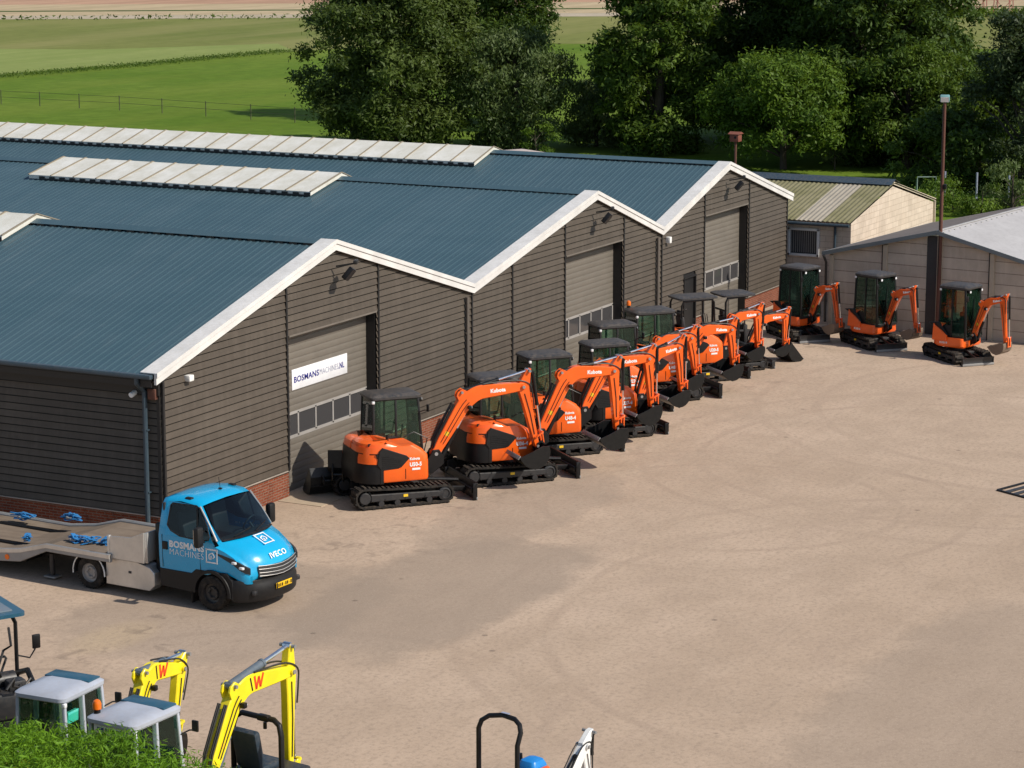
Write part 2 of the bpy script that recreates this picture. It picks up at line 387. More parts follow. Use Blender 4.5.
def roof_mat():
    m, nt, nd, lk = nodes_of('slate_blue_sheet')
    n1 = noise(nt, wpos(nt, (.8, .12, .8)), 1.2, 5, .6); n2 = noise(nt, wpos(nt), 2.5, 5, .7); n3 = noise(nt, wpos(nt, (.3, 4.0, .3)), 1.0, 3, .6)
    c = mixc(nt, ramp(nt, n1, [(.3, 0), (.7, 1)]), (.052, .097, .119), (.063, .112, .136))
    c = mixc(nt, math_(nt, 'MULTIPLY', ramp(nt, n2, [(.5, 0), (.75, 1)]), .18), c, (.09, .13, .155))
    c = mixc(nt, math_(nt, 'MULTIPLY', ramp(nt, n3, [(.45, 0), (.7, 1)]), .22), c, (.022, .058, .085))
    c = mixc(nt, math_(nt, 'MULTIPLY', cellrand(nt, (.045, 1.0, .045)), .30), c, (.032, .078, .10))
    c = mixc(nt, math_(nt, 'MULTIPLY', ramp(nt, noise(nt, wpos(nt, (.25, 2.2, .25)), 2.0, 5, .75), [(.55, 0), (.75, 1)]), .22), c, (.13, .16, .17))
    return finish(m, nt, c, .45, spec=.4)
ROOF = roof_mat()
def brick_mat():
    m, nt, nd, lk = nodes_of('red_brick')
    t = nt.nodes.new('ShaderNodeNewGeometry'); s = nt.nodes.new('ShaderNodeSeparateXYZ'); lk.new(t.outputs['Position'], s.inputs[0])
    k = nt.nodes.new('ShaderNodeCombineXYZ'); lk.new(math_(nt, 'ADD', s.outputs[0], s.outputs[1]), k.inputs[0]); lk.new(s.outputs[2], k.inputs[1])
    b = nt.nodes.new('ShaderNodeTexBrick'); lk.new(k.outputs[0], b.inputs['Vector'])
    b.inputs['Scale'].default_value = 1; b.inputs['Brick Width'].default_value = .22; b.inputs['Row Height'].default_value = .065; b.inputs['Mortar Size'].default_value = .010
    b.inputs['Color1'].default_value = (.26, .062, .032, 1); b.inputs['Color2'].default_value = (.36, .105, .055, 1); b.inputs['Mortar'].default_value = (.30, .22, .17, 1)
    n2 = noise(nt, wpos(nt), 3, 4, .7)
    c = mixc(nt, math_(nt, 'MULTIPLY', ramp(nt, n2, [(.4, 0), (.7, 1)]), .35), b.outputs['Color'], (.20, .07, .045))
    return finish(m, nt, c, .9, bump=b.outputs['Fac'], bstr=-.4, bdist=.01, spec=.1)
BRICK = brick_mat()
TRIM = paint('white_fascia', (.70, .685, .665), .45, amount=.32, dirt=(.40, .36, .30))
DOORM = paint('roller_door_taupe', (.165, .146, .122), .5, amount=.12, var=.08)
DOORFR = paint('door_rail_grey', (.34, .32, .30), .45, amount=.1)
PANEW = glass('door_window', None, (.060, .058, .060))
GUTTER = paint('blue_grey_gutter', (.035, .060, .082), .4, amount=.15)
BLACKTR = paint('black_trim', (.012, .012, .013), .5, amount=.1)
def sky_mat():
    m, nt, nd, lk = nodes_of('rooflight_sheet')
    n1 = noise(nt, wpos(nt), 1.1, 5, .7); n2 = noise(nt, wpos(nt, (1, 3, 1)), 2.5, 4, .7)
    c = mixc(nt, ramp(nt, n1, [(.35, 0), (.7, 1)]), (.60, .58, .50), (.76, .75, .70))
    c = mixc(nt, math_(nt, 'MULTIPLY', ramp(nt, n2, [(.5, 0), (.75, 1)]), .3), c, (.45, .42, .33))
    return finish(m, nt, c, .45, spec=.4)
SKYL = sky_mat()

HB, HD, LEN, XE = .65, 3.86, 42.0, 38.2
PRO = [(-.0, 3.86), (7.26, 5.78), (14.4, 3.72), (22.2, 5.42), (27.1, 3.78), (32.55, 5.32), (38.2, 3.72)]
def topz(x):
    for (a, za), (b, zb) in zip(PRO, PRO[1:]):
        if a <= x <= b: return za + (zb - za) * (x - a) / (b - a)
    return PRO[-1][1]
DOORS = [(5.18, 9.33), (20.25, 24.2), (30.7, 34.45)]
PD = (28.95, 29.95, 2.02)
GAP = .030  # open slot onto the black inner wall, thickening each board's lap shadow
ware = thing('warehouse', 'long low warehouse with three gables, slate blue roofs and brown board walls', 'warehouse', (0, 0, 0))
def siding():
    g = G(); pitch = (HD - HB) / 19; nrow = int((5.9 - HB) / pitch) + 1
    cuts0 = [(a, b, HD) for a, b in DOORS] + [(PD[0], PD[1], PD[2])]
    for r in range(nrow):
        z0 = HB + r * pitch; z1 = z0 + pitch
        for k in range(0, 6, 2):
            (xa, za), (xp, zp), (xb, zb) = PRO[k:k + 3]
            def ends(z):
                l = xa if z <= za else xa + (xp - xa) * (z - za) / (zp - za)
                r_ = xb if z <= zb else xb - (xb - xp) * (z - zb) / (zp - zb)
                return l, r_
            if z0 + GAP + .01 >= zp: continue
            zt = min(z1, zp - .001)
            (l0, r0), (l1, r1) = ends(z0), ends(zt)
            segs = [(l0, r0, l1, r1)]
            for a, b, h in cuts0:
                if z0 + .01 < h and a > xa and b < xb:
                    new = []
                    for s0, e0_, s1, e1_ in segs:
                        if s0 < a and e0_ > b: new += [(s0, a, s1, a), (b, e0_, b, e1_)]
                        else: new.append((s0, e0_, s1, e1_))
                    segs = new
            for s0, e0_, s1, e1_ in segs:
                # a lapped board: bottom edge stands 28 mm proud, with a drip edge below
                g.add([(s0, -.042, z0 + GAP), (e0_, -.042, z0 + GAP), (e1_, -.012, zt), (s1, -.012, zt), (s0, 0, z0 + GAP), (e0_, 0, z0 + GAP), (s1, 0, zt), (e1_, 0, zt)], [(0, 1, 2, 3), (4, 5, 1, 0), (3, 2, 7, 6)])
        # left wall boards
        if z1 <= 3.92: g.add([(-.042, 0, z0 + GAP), (-.042, LEN, z0 + GAP), (-.012, LEN, z1), (-.012, 0, z1), (0, 0, z0 + GAP), (0, LEN, z0 + GAP)], [(0, 1, 2, 3), (4, 5, 1, 0)])
        if z1 <= 3.75: g.add([(XE + .030, 0, z0), (XE + .030, LEN, z0), (XE + .004, LEN, z1), (XE + .004, 0, z1)], [(0, 1, 2, 3)])
    return g
part('siding', siding(), SIDING, ware, smooth=False)
# inner shell behind the boards so that no daylight comes through
g = G()
xs = [0] + [v for d in DOORS for v in d] + [XE]
for i in range(0, len(xs), 2):
    a, b = xs[i], xs[i + 1]; cut = [a] + [x for x, z in PRO if a < x < b] + [b]
    for p, q in zip(cut, cut[1:]): g.add([(p, .02, 0), (q, .02, 0), (q, .02, topz(q)), (p, .02, topz(p))], [(0, 1, 2, 3)])
for a, b in DOORS:
    cut = [a] + [x for x, z in PRO if a < x < b] + [b]
    for p, q in zip(cut, cut[1:]): g.add([(p, .02, HD), (q, .02, HD), (q, .02, topz(q)), (p, .02, topz(p))], [(0, 1, 2, 3)])
g.add([(.02, .02, 0), (.02, LEN, 0), (.02, LEN, 3.85), (.02, .02, 3.85)], [(0, 1, 2, 3)])
g.add([(XE - .02, .02, 0), (XE - .02, LEN, 0), (XE - .02, LEN, 3.7), (XE - .02, .02, 3.7)], [(0, 1, 2, 3)])
g.add([(0, LEN, 0)] + [(XE, LEN, 0)] + [(x, LEN, z) for x, z in PRO[::-1]], [tuple(range(9))])
part('inner_wall', g, BLACKTR, ware, smooth=False)
# brick plinth
g = G()
xs = [0.0] + [v for d in DOORS[:2] for v in d] + [PD[0], PD[1]] + list(DOORS[2]) + [XE]
for i in range(0, len(xs), 2):
    a, b = xs[i], xs[i + 1]
    if a < b: g.box(((a + b) / 2, .095, HB / 2 - .01), (b - a, .15, HB - .02))
g.box((-.0 + .095 - .0, LEN / 2 + .2, HB / 2 - .01), (.15, LEN, HB - .02)); g.box((XE - .095, LEN / 2 + .2, HB / 2 - .01), (.15, LEN - .4, HB - .02))
part('brick_plinth', g, BRICK, ware, smooth=False)
g = G()
for i in range(0, len(xs), 2):
    a, b = xs[i], xs[i + 1]; g.box(((a + b) / 2, .01, HB - .005), (b - a, .10, .028))
g.box((.01, LEN / 2, HB - .005), (.10, LEN + .1, .028))
part('plinth_flashing', g, paint('pale_flashing', (.34, .30, .26), .5, amount=.1), ware, smooth=False)
# vertical joint trims
for x in [.02, 5.10, 9.41, 14.42, 16.82, 20.17, 24.28, 27.15, 30.62, 34.53, XE - .02]:
    tz = topz(min(x, XE - .03)); part('joint_trim', G().box((x, -.030, (HB + tz) / 2), (.065, .055, tz - HB)), BLACKTR, ware, smooth=False)
part('corner_trim', G().box((-.022, .055, (HB + 3.8) / 2), (.065, .075, 3.8 - HB)), BLACKTR, ware, smooth=False)
for a, b in DOORS: part('door_lintel', G().box(((a + b) / 2, -.024, HD + .02), (b - a - .02, .06, .04)), paint('lintel_grey', (.16, .14, .12), .5), ware, smooth=False)
# roller doors
for a, b in DOORS:
    g = G(); n = 6; h = HD / n; dep = .27
    for i in range(n):
        z0 = i * h
        if i == 2: continue
        for j in range(4):   # ribbed panel
            zz = z0 + j * h / 4
            g.box(((a + b) / 2, dep + .03, zz + h / 8), (b - a, .045, h / 4 - .005), .002)
    z0 = 2 * h
    g.box(((a + b) / 2, dep + .06, z0 + h / 2), (b - a, .02, h))
    d = part('roller_door', g, DOORM, ware)
    g2 = G(); nw = 5; w = (b - a - .1) / nw
    for i in range(nw): g2.box((a + .05 + w * (i + .5), dep + .035, z0 + h / 2), (w - .07, .02, h - .12))
    part('window_pane', g2, PANEW, d, smooth=False)
    g3 = G()
    for i in range(nw + 1): g3.box((a + .05 + w * i, dep + .022, z0 + h / 2), (.06, .05, h - .06))
    for zz in (z0 + .03, z0 + h - .03): g3.box(((a + b) / 2, dep + .022, zz), (b - a - .04, .05, .07))
    part('window_frame', g3, DOORFR, d, smooth=False)
    g4 = G()
    for x, s in ((a, 1), (b, -1)): g4.box((x + s * .006, .145, HD / 2), (.012, .25, HD))
    g4.box(((a + b) / 2, .145, HD - .006), (b - a, .25, .012))
    part('door_reveal', g4, BLACKTR, ware, smooth=False)
# staff door
g = G(); g.box(((PD[0] + PD[1]) / 2, .08, PD[2] / 2), (PD[1] - PD[0] - .08, .05, PD[2] - .05), .01)
d = part('staff_door', g, DOORM, ware)
g = G()
for x in (PD[0] + .03, PD[1] - .03): g.box((x, -.005, PD[2] / 2), (.06, .12, PD[2]))
g.box(((PD[0] + PD[1]) / 2, -.005, PD[2] + .03), (PD[1] - PD[0] + .02, .12, .06))
part('door_frame', g, BLACKTR, d, smooth=False)
g = G(); g.cyl((PD[0] + .18, .05, 1.02), (PD[0] + .18, -.02, 1.02), .018); g.bar((PD[0] + .18, -.02, 1.02), (PD[0] + .31, -.02, 1.02), .02, .025)
part('door_handle', g, CHROME, d)
# roofs: ribbed sheets, ribs run down the slope
def roof_slope(xa, za, xb, zb, y0, y1):
    """sheet from eave (xa) to ridge (xb); rib pitch along y"""
    g = G(); pitch = .20; n = int((y1 - y0) / pitch); prof = []
    for i in range(n):
        y = y0 + i * pitch; prof += [(y, 0), (y + .10, 0), (y + .125, .012), (y + .165, .012), (y + .19, 0)]
    prof.append((y1, 0)); d = Vector((xb - xa, 0, zb - za)).normalized(); nn = Vector((-d.z, 0, d.x)) if d.x > 0 else Vector((d.z, 0, -d.x))
    A, B = Vector((xa, 0, za)), Vector((xb, 0, zb)); vs = []; fs = []
    for y, h in prof: vs += [A + nn * h + Vector((0, y, 0)), B + nn * h + Vector((0, y, 0))]
    for i in range(len(prof) - 1): fs.append((2 * i, 2 * i + 2, 2 * i + 3, 2 * i + 1))
    g.add(vs, fs); return g
def along(k, off):  # roof line points raised a little over the wall profile
    x, z = PRO[k]; return x, z + off
OFF = .10
for k in range(6):
    (xa, za), (xb, zb) = PRO[k], PRO[k + 1]
    up = zb > za
    lo, hi = ((xa, za), (xb, zb)) if up else ((xb, zb), (xa, za))
    d = 1 if up else -1
    ex = .34 if k in (0, 5) else 0
    sl = (hi[1] - lo[1]) / abs(hi[0] - lo[0])
    part('roof_sheet', roof_slope(lo[0] - d * ex, lo[1] - ex * sl + OFF, hi[0] - d * .04, hi[1] - .04 * sl + OFF, -.02, LEN), ROOF, ware, smooth=False)
for k in (1, 3, 5):   # ridge caps and black teeth standing in for shade in the rib gaps under them
    x, z = PRO[k]; g = G(); sl = .25
    zc = z + OFF + .055
    g.add([(x - .30, -.02, zc - .30 * .25), (x, -.02, zc + .012), (x + .30, -.02, zc - .30 * .28), (x - .30, LEN, zc - .30 * .25), (x, LEN, zc + .012), (x + .30, LEN, zc - .30 * .28)], [(0, 1, 4, 3), (1, 2, 5, 4)])
    cap = part('ridge_cap', g, ROOF, ware, smooth=False)
    for s in (-1, 1): zc2 = z + OFF - .306 * .265; part('rib_gap_shade', toothed(x + s * .306, 0, LEN - .3, .40, .55, zc2 - .004, zc2 + .062, zc2 - .002), BLACKTR, cap, smooth=False)
g = G()   # valley gutters
for k in (2, 4):
    x, z = PRO[k]; g.box((x, LEN / 2, z + OFF + .02), (.34, LEN, .03))
part('valley_gutter', g, GUTTER, ware, smooth=False)
# white verge fascia following the gables
def fascia():
    g = G(); P = [(-.34, PRO[0][1] - .09)] + PRO[1:-1] + [(XE + .34, PRO[-1][1] - .09)]
    lo, hi = -.09, .17
    def ring(y0, y1, zl, zh):
        for (xa, za), (xb, zb) in zip(P, P[1:]):
            vs = [(x, y, z + h) for x, z in ((xa, za), (xb, zb)) for y in (y0, y1) for h in (zl, zh)]
            g.add(vs, [(0, 4, 5, 1), (2, 3, 7, 6), (1, 5, 7, 3), (0, 2, 6, 4), (0, 1, 3, 2), (4, 6, 7, 5)])
    ring(-.13, .30, hi - .02, hi); ring(-.125, -.065, lo, hi - .022); ring(-.150, -.127, hi - .10, hi + .004)
    return g
part('verge_fascia', fascia(), TRIM, ware, smooth=False)
# eave gutter, soffit and downpipes
g = G(); z0 = PRO[0][1] - .02
g.box((-.42, LEN / 2, z0 + .02), (.13, LEN + .1, .10), .02); gu = part('eave_gutter', g, GUTTER, ware)
g = G(); g.box((-.20, LEN / 2, z0 - .10), (.34, LEN, .04)); g.box((-.345, LEN / 2, z0 - .12), (.03, LEN, .20)); g.box((-.075, LEN / 2, z0 - .28), (.05, LEN, .34)); part('soffit', g, BLACKTR, ware, smooth=False)
g = G(); g.tube([(-.40, .36, z0), (-.40, .36, z0 - .15), (-.12, .36, z0 - .38), (-.12, .36, .1), (-.2, .36, .03)], .055, 10)
for z in (1.2, 2.6): g.box((-.09, .36, z), (.12, .14, .03))
part('downpipe', g, GUTTER, ware)
for x in (14.05, 26.74):
    g = G(); g.tube([(x, -.10, topz(x) - .25), (x, -.10, .1)], .05, 10)
    for z in (1.2, 2.6): g.box((x, -.05, z), (.14, .10, .03))
    part('downpipe', g, paint('brown_pipe', (.125, .105, .088), .5, amount=.1), ware)
g = G(); g.box((-.09, .16, 3.42), (.12, .20, .24), .015); part('junction_box', g, RUSTY, ware)
# rooflights along the ridges
def rooflight(k, y0, y1, wl, wr, n):
    x, z = PRO[k]; zr = z + OFF + .17; sl = (PRO[k][1] - PRO[k - 1][1]) / (PRO[k][0] - PRO[k - 1][0]); sr = (PRO[k][1] - PRO[k + 1][1]) / (PRO[k + 1][0] - PRO[k][0])
    zl, zrr = zr - wl * sl, zr - wr * sr
    g = G(); g.add([(x - wl, y0, zl), (x, y0, zr), (x, y1, zr), (x - wl, y1, zl), (x + wr, y0, zrr), (x + wr, y1, zrr)], [(0, 1, 2, 3), (1, 4, 5, 2)])
    g.add([(x - wl, y0, zl - .12), (x - wl, y0, zl - .002), (x, y0, zr - .002), (x + wr, y0, zrr - .002), (x + wr, y0, zrr - .12), (x, y0, zr - .12)], [(0, 1, 2, 5), (5, 2, 3, 4)])
    g.add([(x - wl, y0, zl - .12), (x - wl, y1, zl - .12), (x - wl, y1, zl - .002), (x - wl, y0, zl - .002)], [(0, 1, 2, 3)])
    o = part('rooflight', g, SKYL, ware, smooth=False)
    g = G(); g.prism([(x - wl - .02, zl - .004), (x, zr + .004), (x + wr, zrr - .004), (x + wr, zrr + .022), (x, zr + .028), (x - wl - .02, zl + .022)], -.025, .025)
    me = g.mesh('glazing_bar', [paint('rooflight_bar', (.26, .22, .16), .6, amount=.2)], smooth=False)
    for i in range(n + 1): link('glazing_bar', me, o, (0, y0 + (y1 - y0) * i / n, 0))
    part('rooflight_foot', toothed(x - wl - .03, y0, y1 - .3, .40, .55, zl - .14, zl - .03, zl - .09), BLACKTR, o, smooth=False)
rooflight(1, 8.85, 20.0, 1.45, 1.2, 11)
rooflight(3, 8.65, 19.3, 1.85, 1.5, 12)
rooflight(5, 8.7, 38.0, 1.45, 1.3, 32)
# floodlights under the gable tops
def floodlight(x, z):
    g = G(); g.bar((x, -.14, z + .12), (x + .12, -.55, z + .20), .04, .04)
    g.box((x + .16, -.60, z + .24), (.26, .10, .10), .02, rot=.4)
    o = part('floodlight_arm', g, BLACKTR, ware)
    g = G(); M = Matrix.Translation((x + .02, -.48, z - .04)) @ Matrix.Rotation(R(35), 4, 'X') @ Matrix.Rotation(R(20), 4, 'Y')
    g.box((0, 0, 0), (.26, .12, .34), .02, 0, M); g.box((0, -.066, 0), (.22, .01, .29), 0, 1, M)
    part('floodlight', g, [BLACK, DARK], o)
floodlight(7.22, 5.18); floodlight(22.05, 4.85); floodlight(32.45, 4.76)
g = G(); g.box((.95, -.09, 3.62), (.18, .16, .14), .02); part('wall_camera', g, WHITE, ware)
g = G(); g.box((27.55, -.10, 3.48), (.16, .16, .20), .02); part('wall_camera', g, WHITE, ware)
g = G(); g.cyl((-.10, .62, 3.42), (-.26, .62, 3.38), .06); g.cyl((-.262, .62, 3.38), (-.27, .62, 3.378), .05, mat=1)
part('wall_lamp', g, [WHITE, LAMPM], ware)
# company sign on the first door
sg = thing('company_sign', 'white company name board on the nearest roller door', 'sign', (7.06, .268, 2.70))
g = G(); g.box((0, 0, 0), (2.58, .02, .50), .004); part('board', g, paint('sign_white', (.80, .80, .82), .4, amount=.04), sg)
M = frame((-1.22, -.012, -.075), (1, 0, 0), (0, 0, 1))
ga = text_geo('BOSMANS', .205, M, bold=.004, thick=.003, sx=1.20); w = max(v[0] for v in ga.v) + 1.23
part('bold_lettering', ga, NAVY, sg)
M2 = frame((-1.23 + w + .03, -.012, -.075), (1, 0, 0), (0, 0, 1)); gb = text_geo('MACHINES', .205, M2, bold=-.0015, thick=.003, sx=.86)
part('light_lettering', gb, GREYL, sg); w2 = max(v[0] for v in gb.v)
M3 = frame((w2 + .01, -.012, -.075), (1, 0, 0), (0, 0, 1)); part('end_lettering', text_geo('.NL', .205, M3, bold=.004, thick=.003, sx=.84), NAVY, sg)

# ------------------------------------------------------------------ excavators
def lerp(a, b, t): return tuple(x + (y - x) * t for x, y in zip(a, b))
def belt_path(x0, x1, h, k=10):
    r = h / 2 - .045; r2 = r * .86; pts = []
    zc1 = r + .045; zc2 = r2 + .045
    cx0, cx1 = x0 + r + .045, x1 - r2 - .045
    for i in range(k): a = PI / 2 + PI * i / (k - 1); pts.append((cx0 + r * math.cos(a), zc1 + r * math.sin(a), math.cos(a), math.sin(a)))
    for i in range(1, 8): t = i / 8; pts.append((cx0 + (cx1 - cx0) * t, .045, 0, -1))
    for i in range(k): a = -PI / 2 + PI * i / (k - 1); pts.append((cx1 + r2 * math.cos(a), zc2 + r2 * math.sin(a), math.cos(a), math.sin(a)))
    for i in range(1, 8):
        t = i / 8; sag = -.02 * math.sin(PI * t); zz = zc2 + r2 + (zc1 + r - zc2 - r2) * t + sag; pts.append((cx1 + (cx0 - cx1) * t, zz, 0, 1))
    return pts, cx0, cx1, r, r2, zc1, zc2
def belt(x0, x1, h, w):
    g = G(); P = belt_path(x0, x1, h)[0]; n = len(P); secs = []
    for x, z, nx, nz in P:
        secs.append([(x - nx * .03, -w / 2, z - nz * .03), (x - nx * .03, w / 2, z - nz * .03), (x + nx * .012, w / 2, z + nz * .012), (x + nx * .012, -w / 2, z + nz * .012)])
    secs.append(secs[0]); g.loft(secs, caps=False)
    # lugs
    L = 0; cum = [0]
    for i in range(n):
        a, b = P[i], P[(i + 1) % n]; L += math.hypot(b[0] - a[0], b[1] - a[1]); cum.append(L)
    m = int(L / .115)
    for j in range(m):
        s = L * j / m
        i = max(q for q in range(n) if cum[q] <= s); t = (s - cum[i]) / max(1e-6, cum[i + 1] - cum[i]); a, b = P[i], P[(i + 1) % n]
        x, z, nx, nz = lerp(a, b, t); q = math.hypot(nx, nz) or 1; nx /= q; nz /= q
        side = 1 if j % 2 else -1
        Rm = Matrix(((nz, 0, nx, 0), (0, 1, 0, 0), (-nx, 0, nz, 0), (0, 0, 0, 1)))
        g.box((x + nx * .026, side * w * .04, z + nz * .026), (.055, w * .92, .036), 0, 0, None, Rm)
    return g
def tracks(o, T, key):
    x0, x1 = T['trk']; h, w, go = T['th'], T['tw'], T['go']
    for s in (-1, 1):
        t = cpart((key, 'belt'), 'track', lambda: belt(x0, x1, h, w), RUBBER, o, (0, s * (go - w / 2), 0))
        P, cx0, cx1, r, r2, z1, z2 = belt_path(x0, x1, h)
        def frame_(s=s):
            g = G(); ys = s * (w * .5 - .05)
            g.prism([(cx0 + r * .6, z1 - .03 - h * .12), (cx1 - r2 * .3, z2 - h * .12), (cx1 - r2 * .3, z2 + h * .14), (cx0 + r * .6, z1 + h * .16)], -w / 2 + .02, w / 2 - .02, .02)
            for i in range(3): g.cyl((cx0 + (cx1 - cx0) * (.25 + .25 * i), ys, z1 - h * .08), (cx0 + (cx1 - cx0) * (.25 + .25 * i), ys + s * .055, z1 - h * .08), .018, n=8)
            return g
        cpart((key, 'tf', s), 'track_frame', frame_, DARK, t)
        def spr():
            g = G(); g.lathe([(0, -w * .46), (r * .55, -w * .46), (r * .62, -w * .42), (r * .62, w * .42), (r * .55, w * .46), (0, w * .46)], (cx0, 0, z1), 16)
            for i in range(11): a = 2 * PI * i / 11; g.box((cx0 + r * .74 * math.cos(a), 0, z1 + r * .74 * math.sin(a)), (r * .3, .07, .05), 0, 0, None, Matrix.Rotation(-a, 4, 'Y'))
            return g
        cpart((key, 'spr'), 'sprocket', spr, DARK, t)
        cpart((key, 'idl'), 'idler', lambda: G().lathe([(0, -w * .4), (r2 * .5, -w * .4), (r2 * .55, -w * .46), (r2 * .85, -w * .42), (r2 * .88, 0), (r2 * .85, w * .42), (r2 * .55, w * .46), (r2 * .5, w * .4), (0, w * .4)], (cx1, 0, z2), 18), DARK, t)
        for i in range(T.get('nr', 3)):
            xx = cx0 + (cx1 - cx0) * (i + 1) / (T.get('nr', 3) + 1)
            cpart((key, 'rol', i), 'roller', lambda: G().lathe([(0, -w * .45), (.07, -w * .45), (.085, -w * .3), (.06, 0), (.085, w * .3), (.07, w * .45), (0, w * .45)], (xx, 0, .13), 12), DARK, t)
        cpart((key, 'stk', s), 'warning_sticker', lambda s=s: G().box(((cx0 + cx1) / 2, s * (w / 2 - .012), z1 + .01), (.11, .012, .06)), STICKY, t)
    def under():
        g = G(); g.box(((x0 + x1) / 2, 0, h * .58), ((x1 - x0) * .5, 2 * go - 2 * w + .06, h * .34), .03)
        g.cyl(((x0 + x1) / 2, 0, h * .7), ((x0 + x1) / 2, 0, T['hb'] + .01), T['go'] * .42, n=24); return g
    cpart((key, 'und'), 'undercarriage', under, DARK, o)
    bx, bh, bw = T['blade']
    def blade():
        g = G(); pr = [(bx - .02, .03), (bx + .06, .03), (bx + .035, bh * .3), (bx + .03, bh * .7), (bx + .07, bh), (bx + .02, bh), (bx - .04, bh * .7), (bx - .04, bh * .3)]
        g.prism(pr, -bw / 2, bw / 2, .008); g.box((bx - .05, 0, bh * .55), (.07, bw * .92, bh * .3), .015)
        for y in (-bw / 2 + .02, bw / 2 - .02): g.box((bx + .0, y, bh * .5), (.11, .03, bh), .006)
        return g
    b = cpart((key, 'bl'), 'dozer_blade', blade, BLACK if T.get('new') else DARK, o)
    def arms():
        g = G(); xm = x1 - h * .6
        for y in (-bw * .25, bw * .25): g.bar((xm - .25, y, h * .5), (bx - .03, y, bh * .5), .08, .12, .015)
        g.cyl((xm - .3, 0, h * .8), (bx - .08, 0, bh * .75), .045, n=10); return g
    cpart((key, 'bla'), 'blade_arm', arms, BLACK, b)
    cpart((key, 'ble'), 'cutting_edge', lambda: G().box((bx + .045, 0, .045), (.03, bw + .004, .07), .004), GREYST, b)

def pane(g, a, b, c, d, t=.012): # thin glass sheet
    a, b, c, d = map(Vector, (a, b, c, d)); n = (b - a).cross(d - a).normalized() * t / 2
    g.add([a + n, b + n, c + n, d + n, a - n, b - n, c - n, d - n], [(0, 1, 2, 3), (7, 6, 5, 4), (0, 4, 5, 1), (1, 5, 6, 2), (2, 6, 7, 3), (3, 7, 4, 0)])
def seat_geo(x, y, z):
    g = G(); g.box((x, y, z + .10), (.46, .46, .14), .05); g.box((x - .25, y, z + .42), (.12, .44, .60), .05, rot=Matrix.Rotation(R(-10), 4, 'Y'))
    g.box((x - .31, y, z + .80), (.09, .26, .16), .03); g.box((x, y, z - .06), (.4, .4, .2), .02)
    for s in (-1, 1):
        g.box((x + .08, y + s * .30, z + .26), (.36, .09, .07), .02); g.cyl((x + .26, y + s * .30, z + .28), (x + .30, y + s * .29, z + .48), .014, .018, 8); g.cyl((x + .30, y + s * .29, z + .46), (x + .31, y + s * .29, z + .56), .028, .022, 8)
    return g
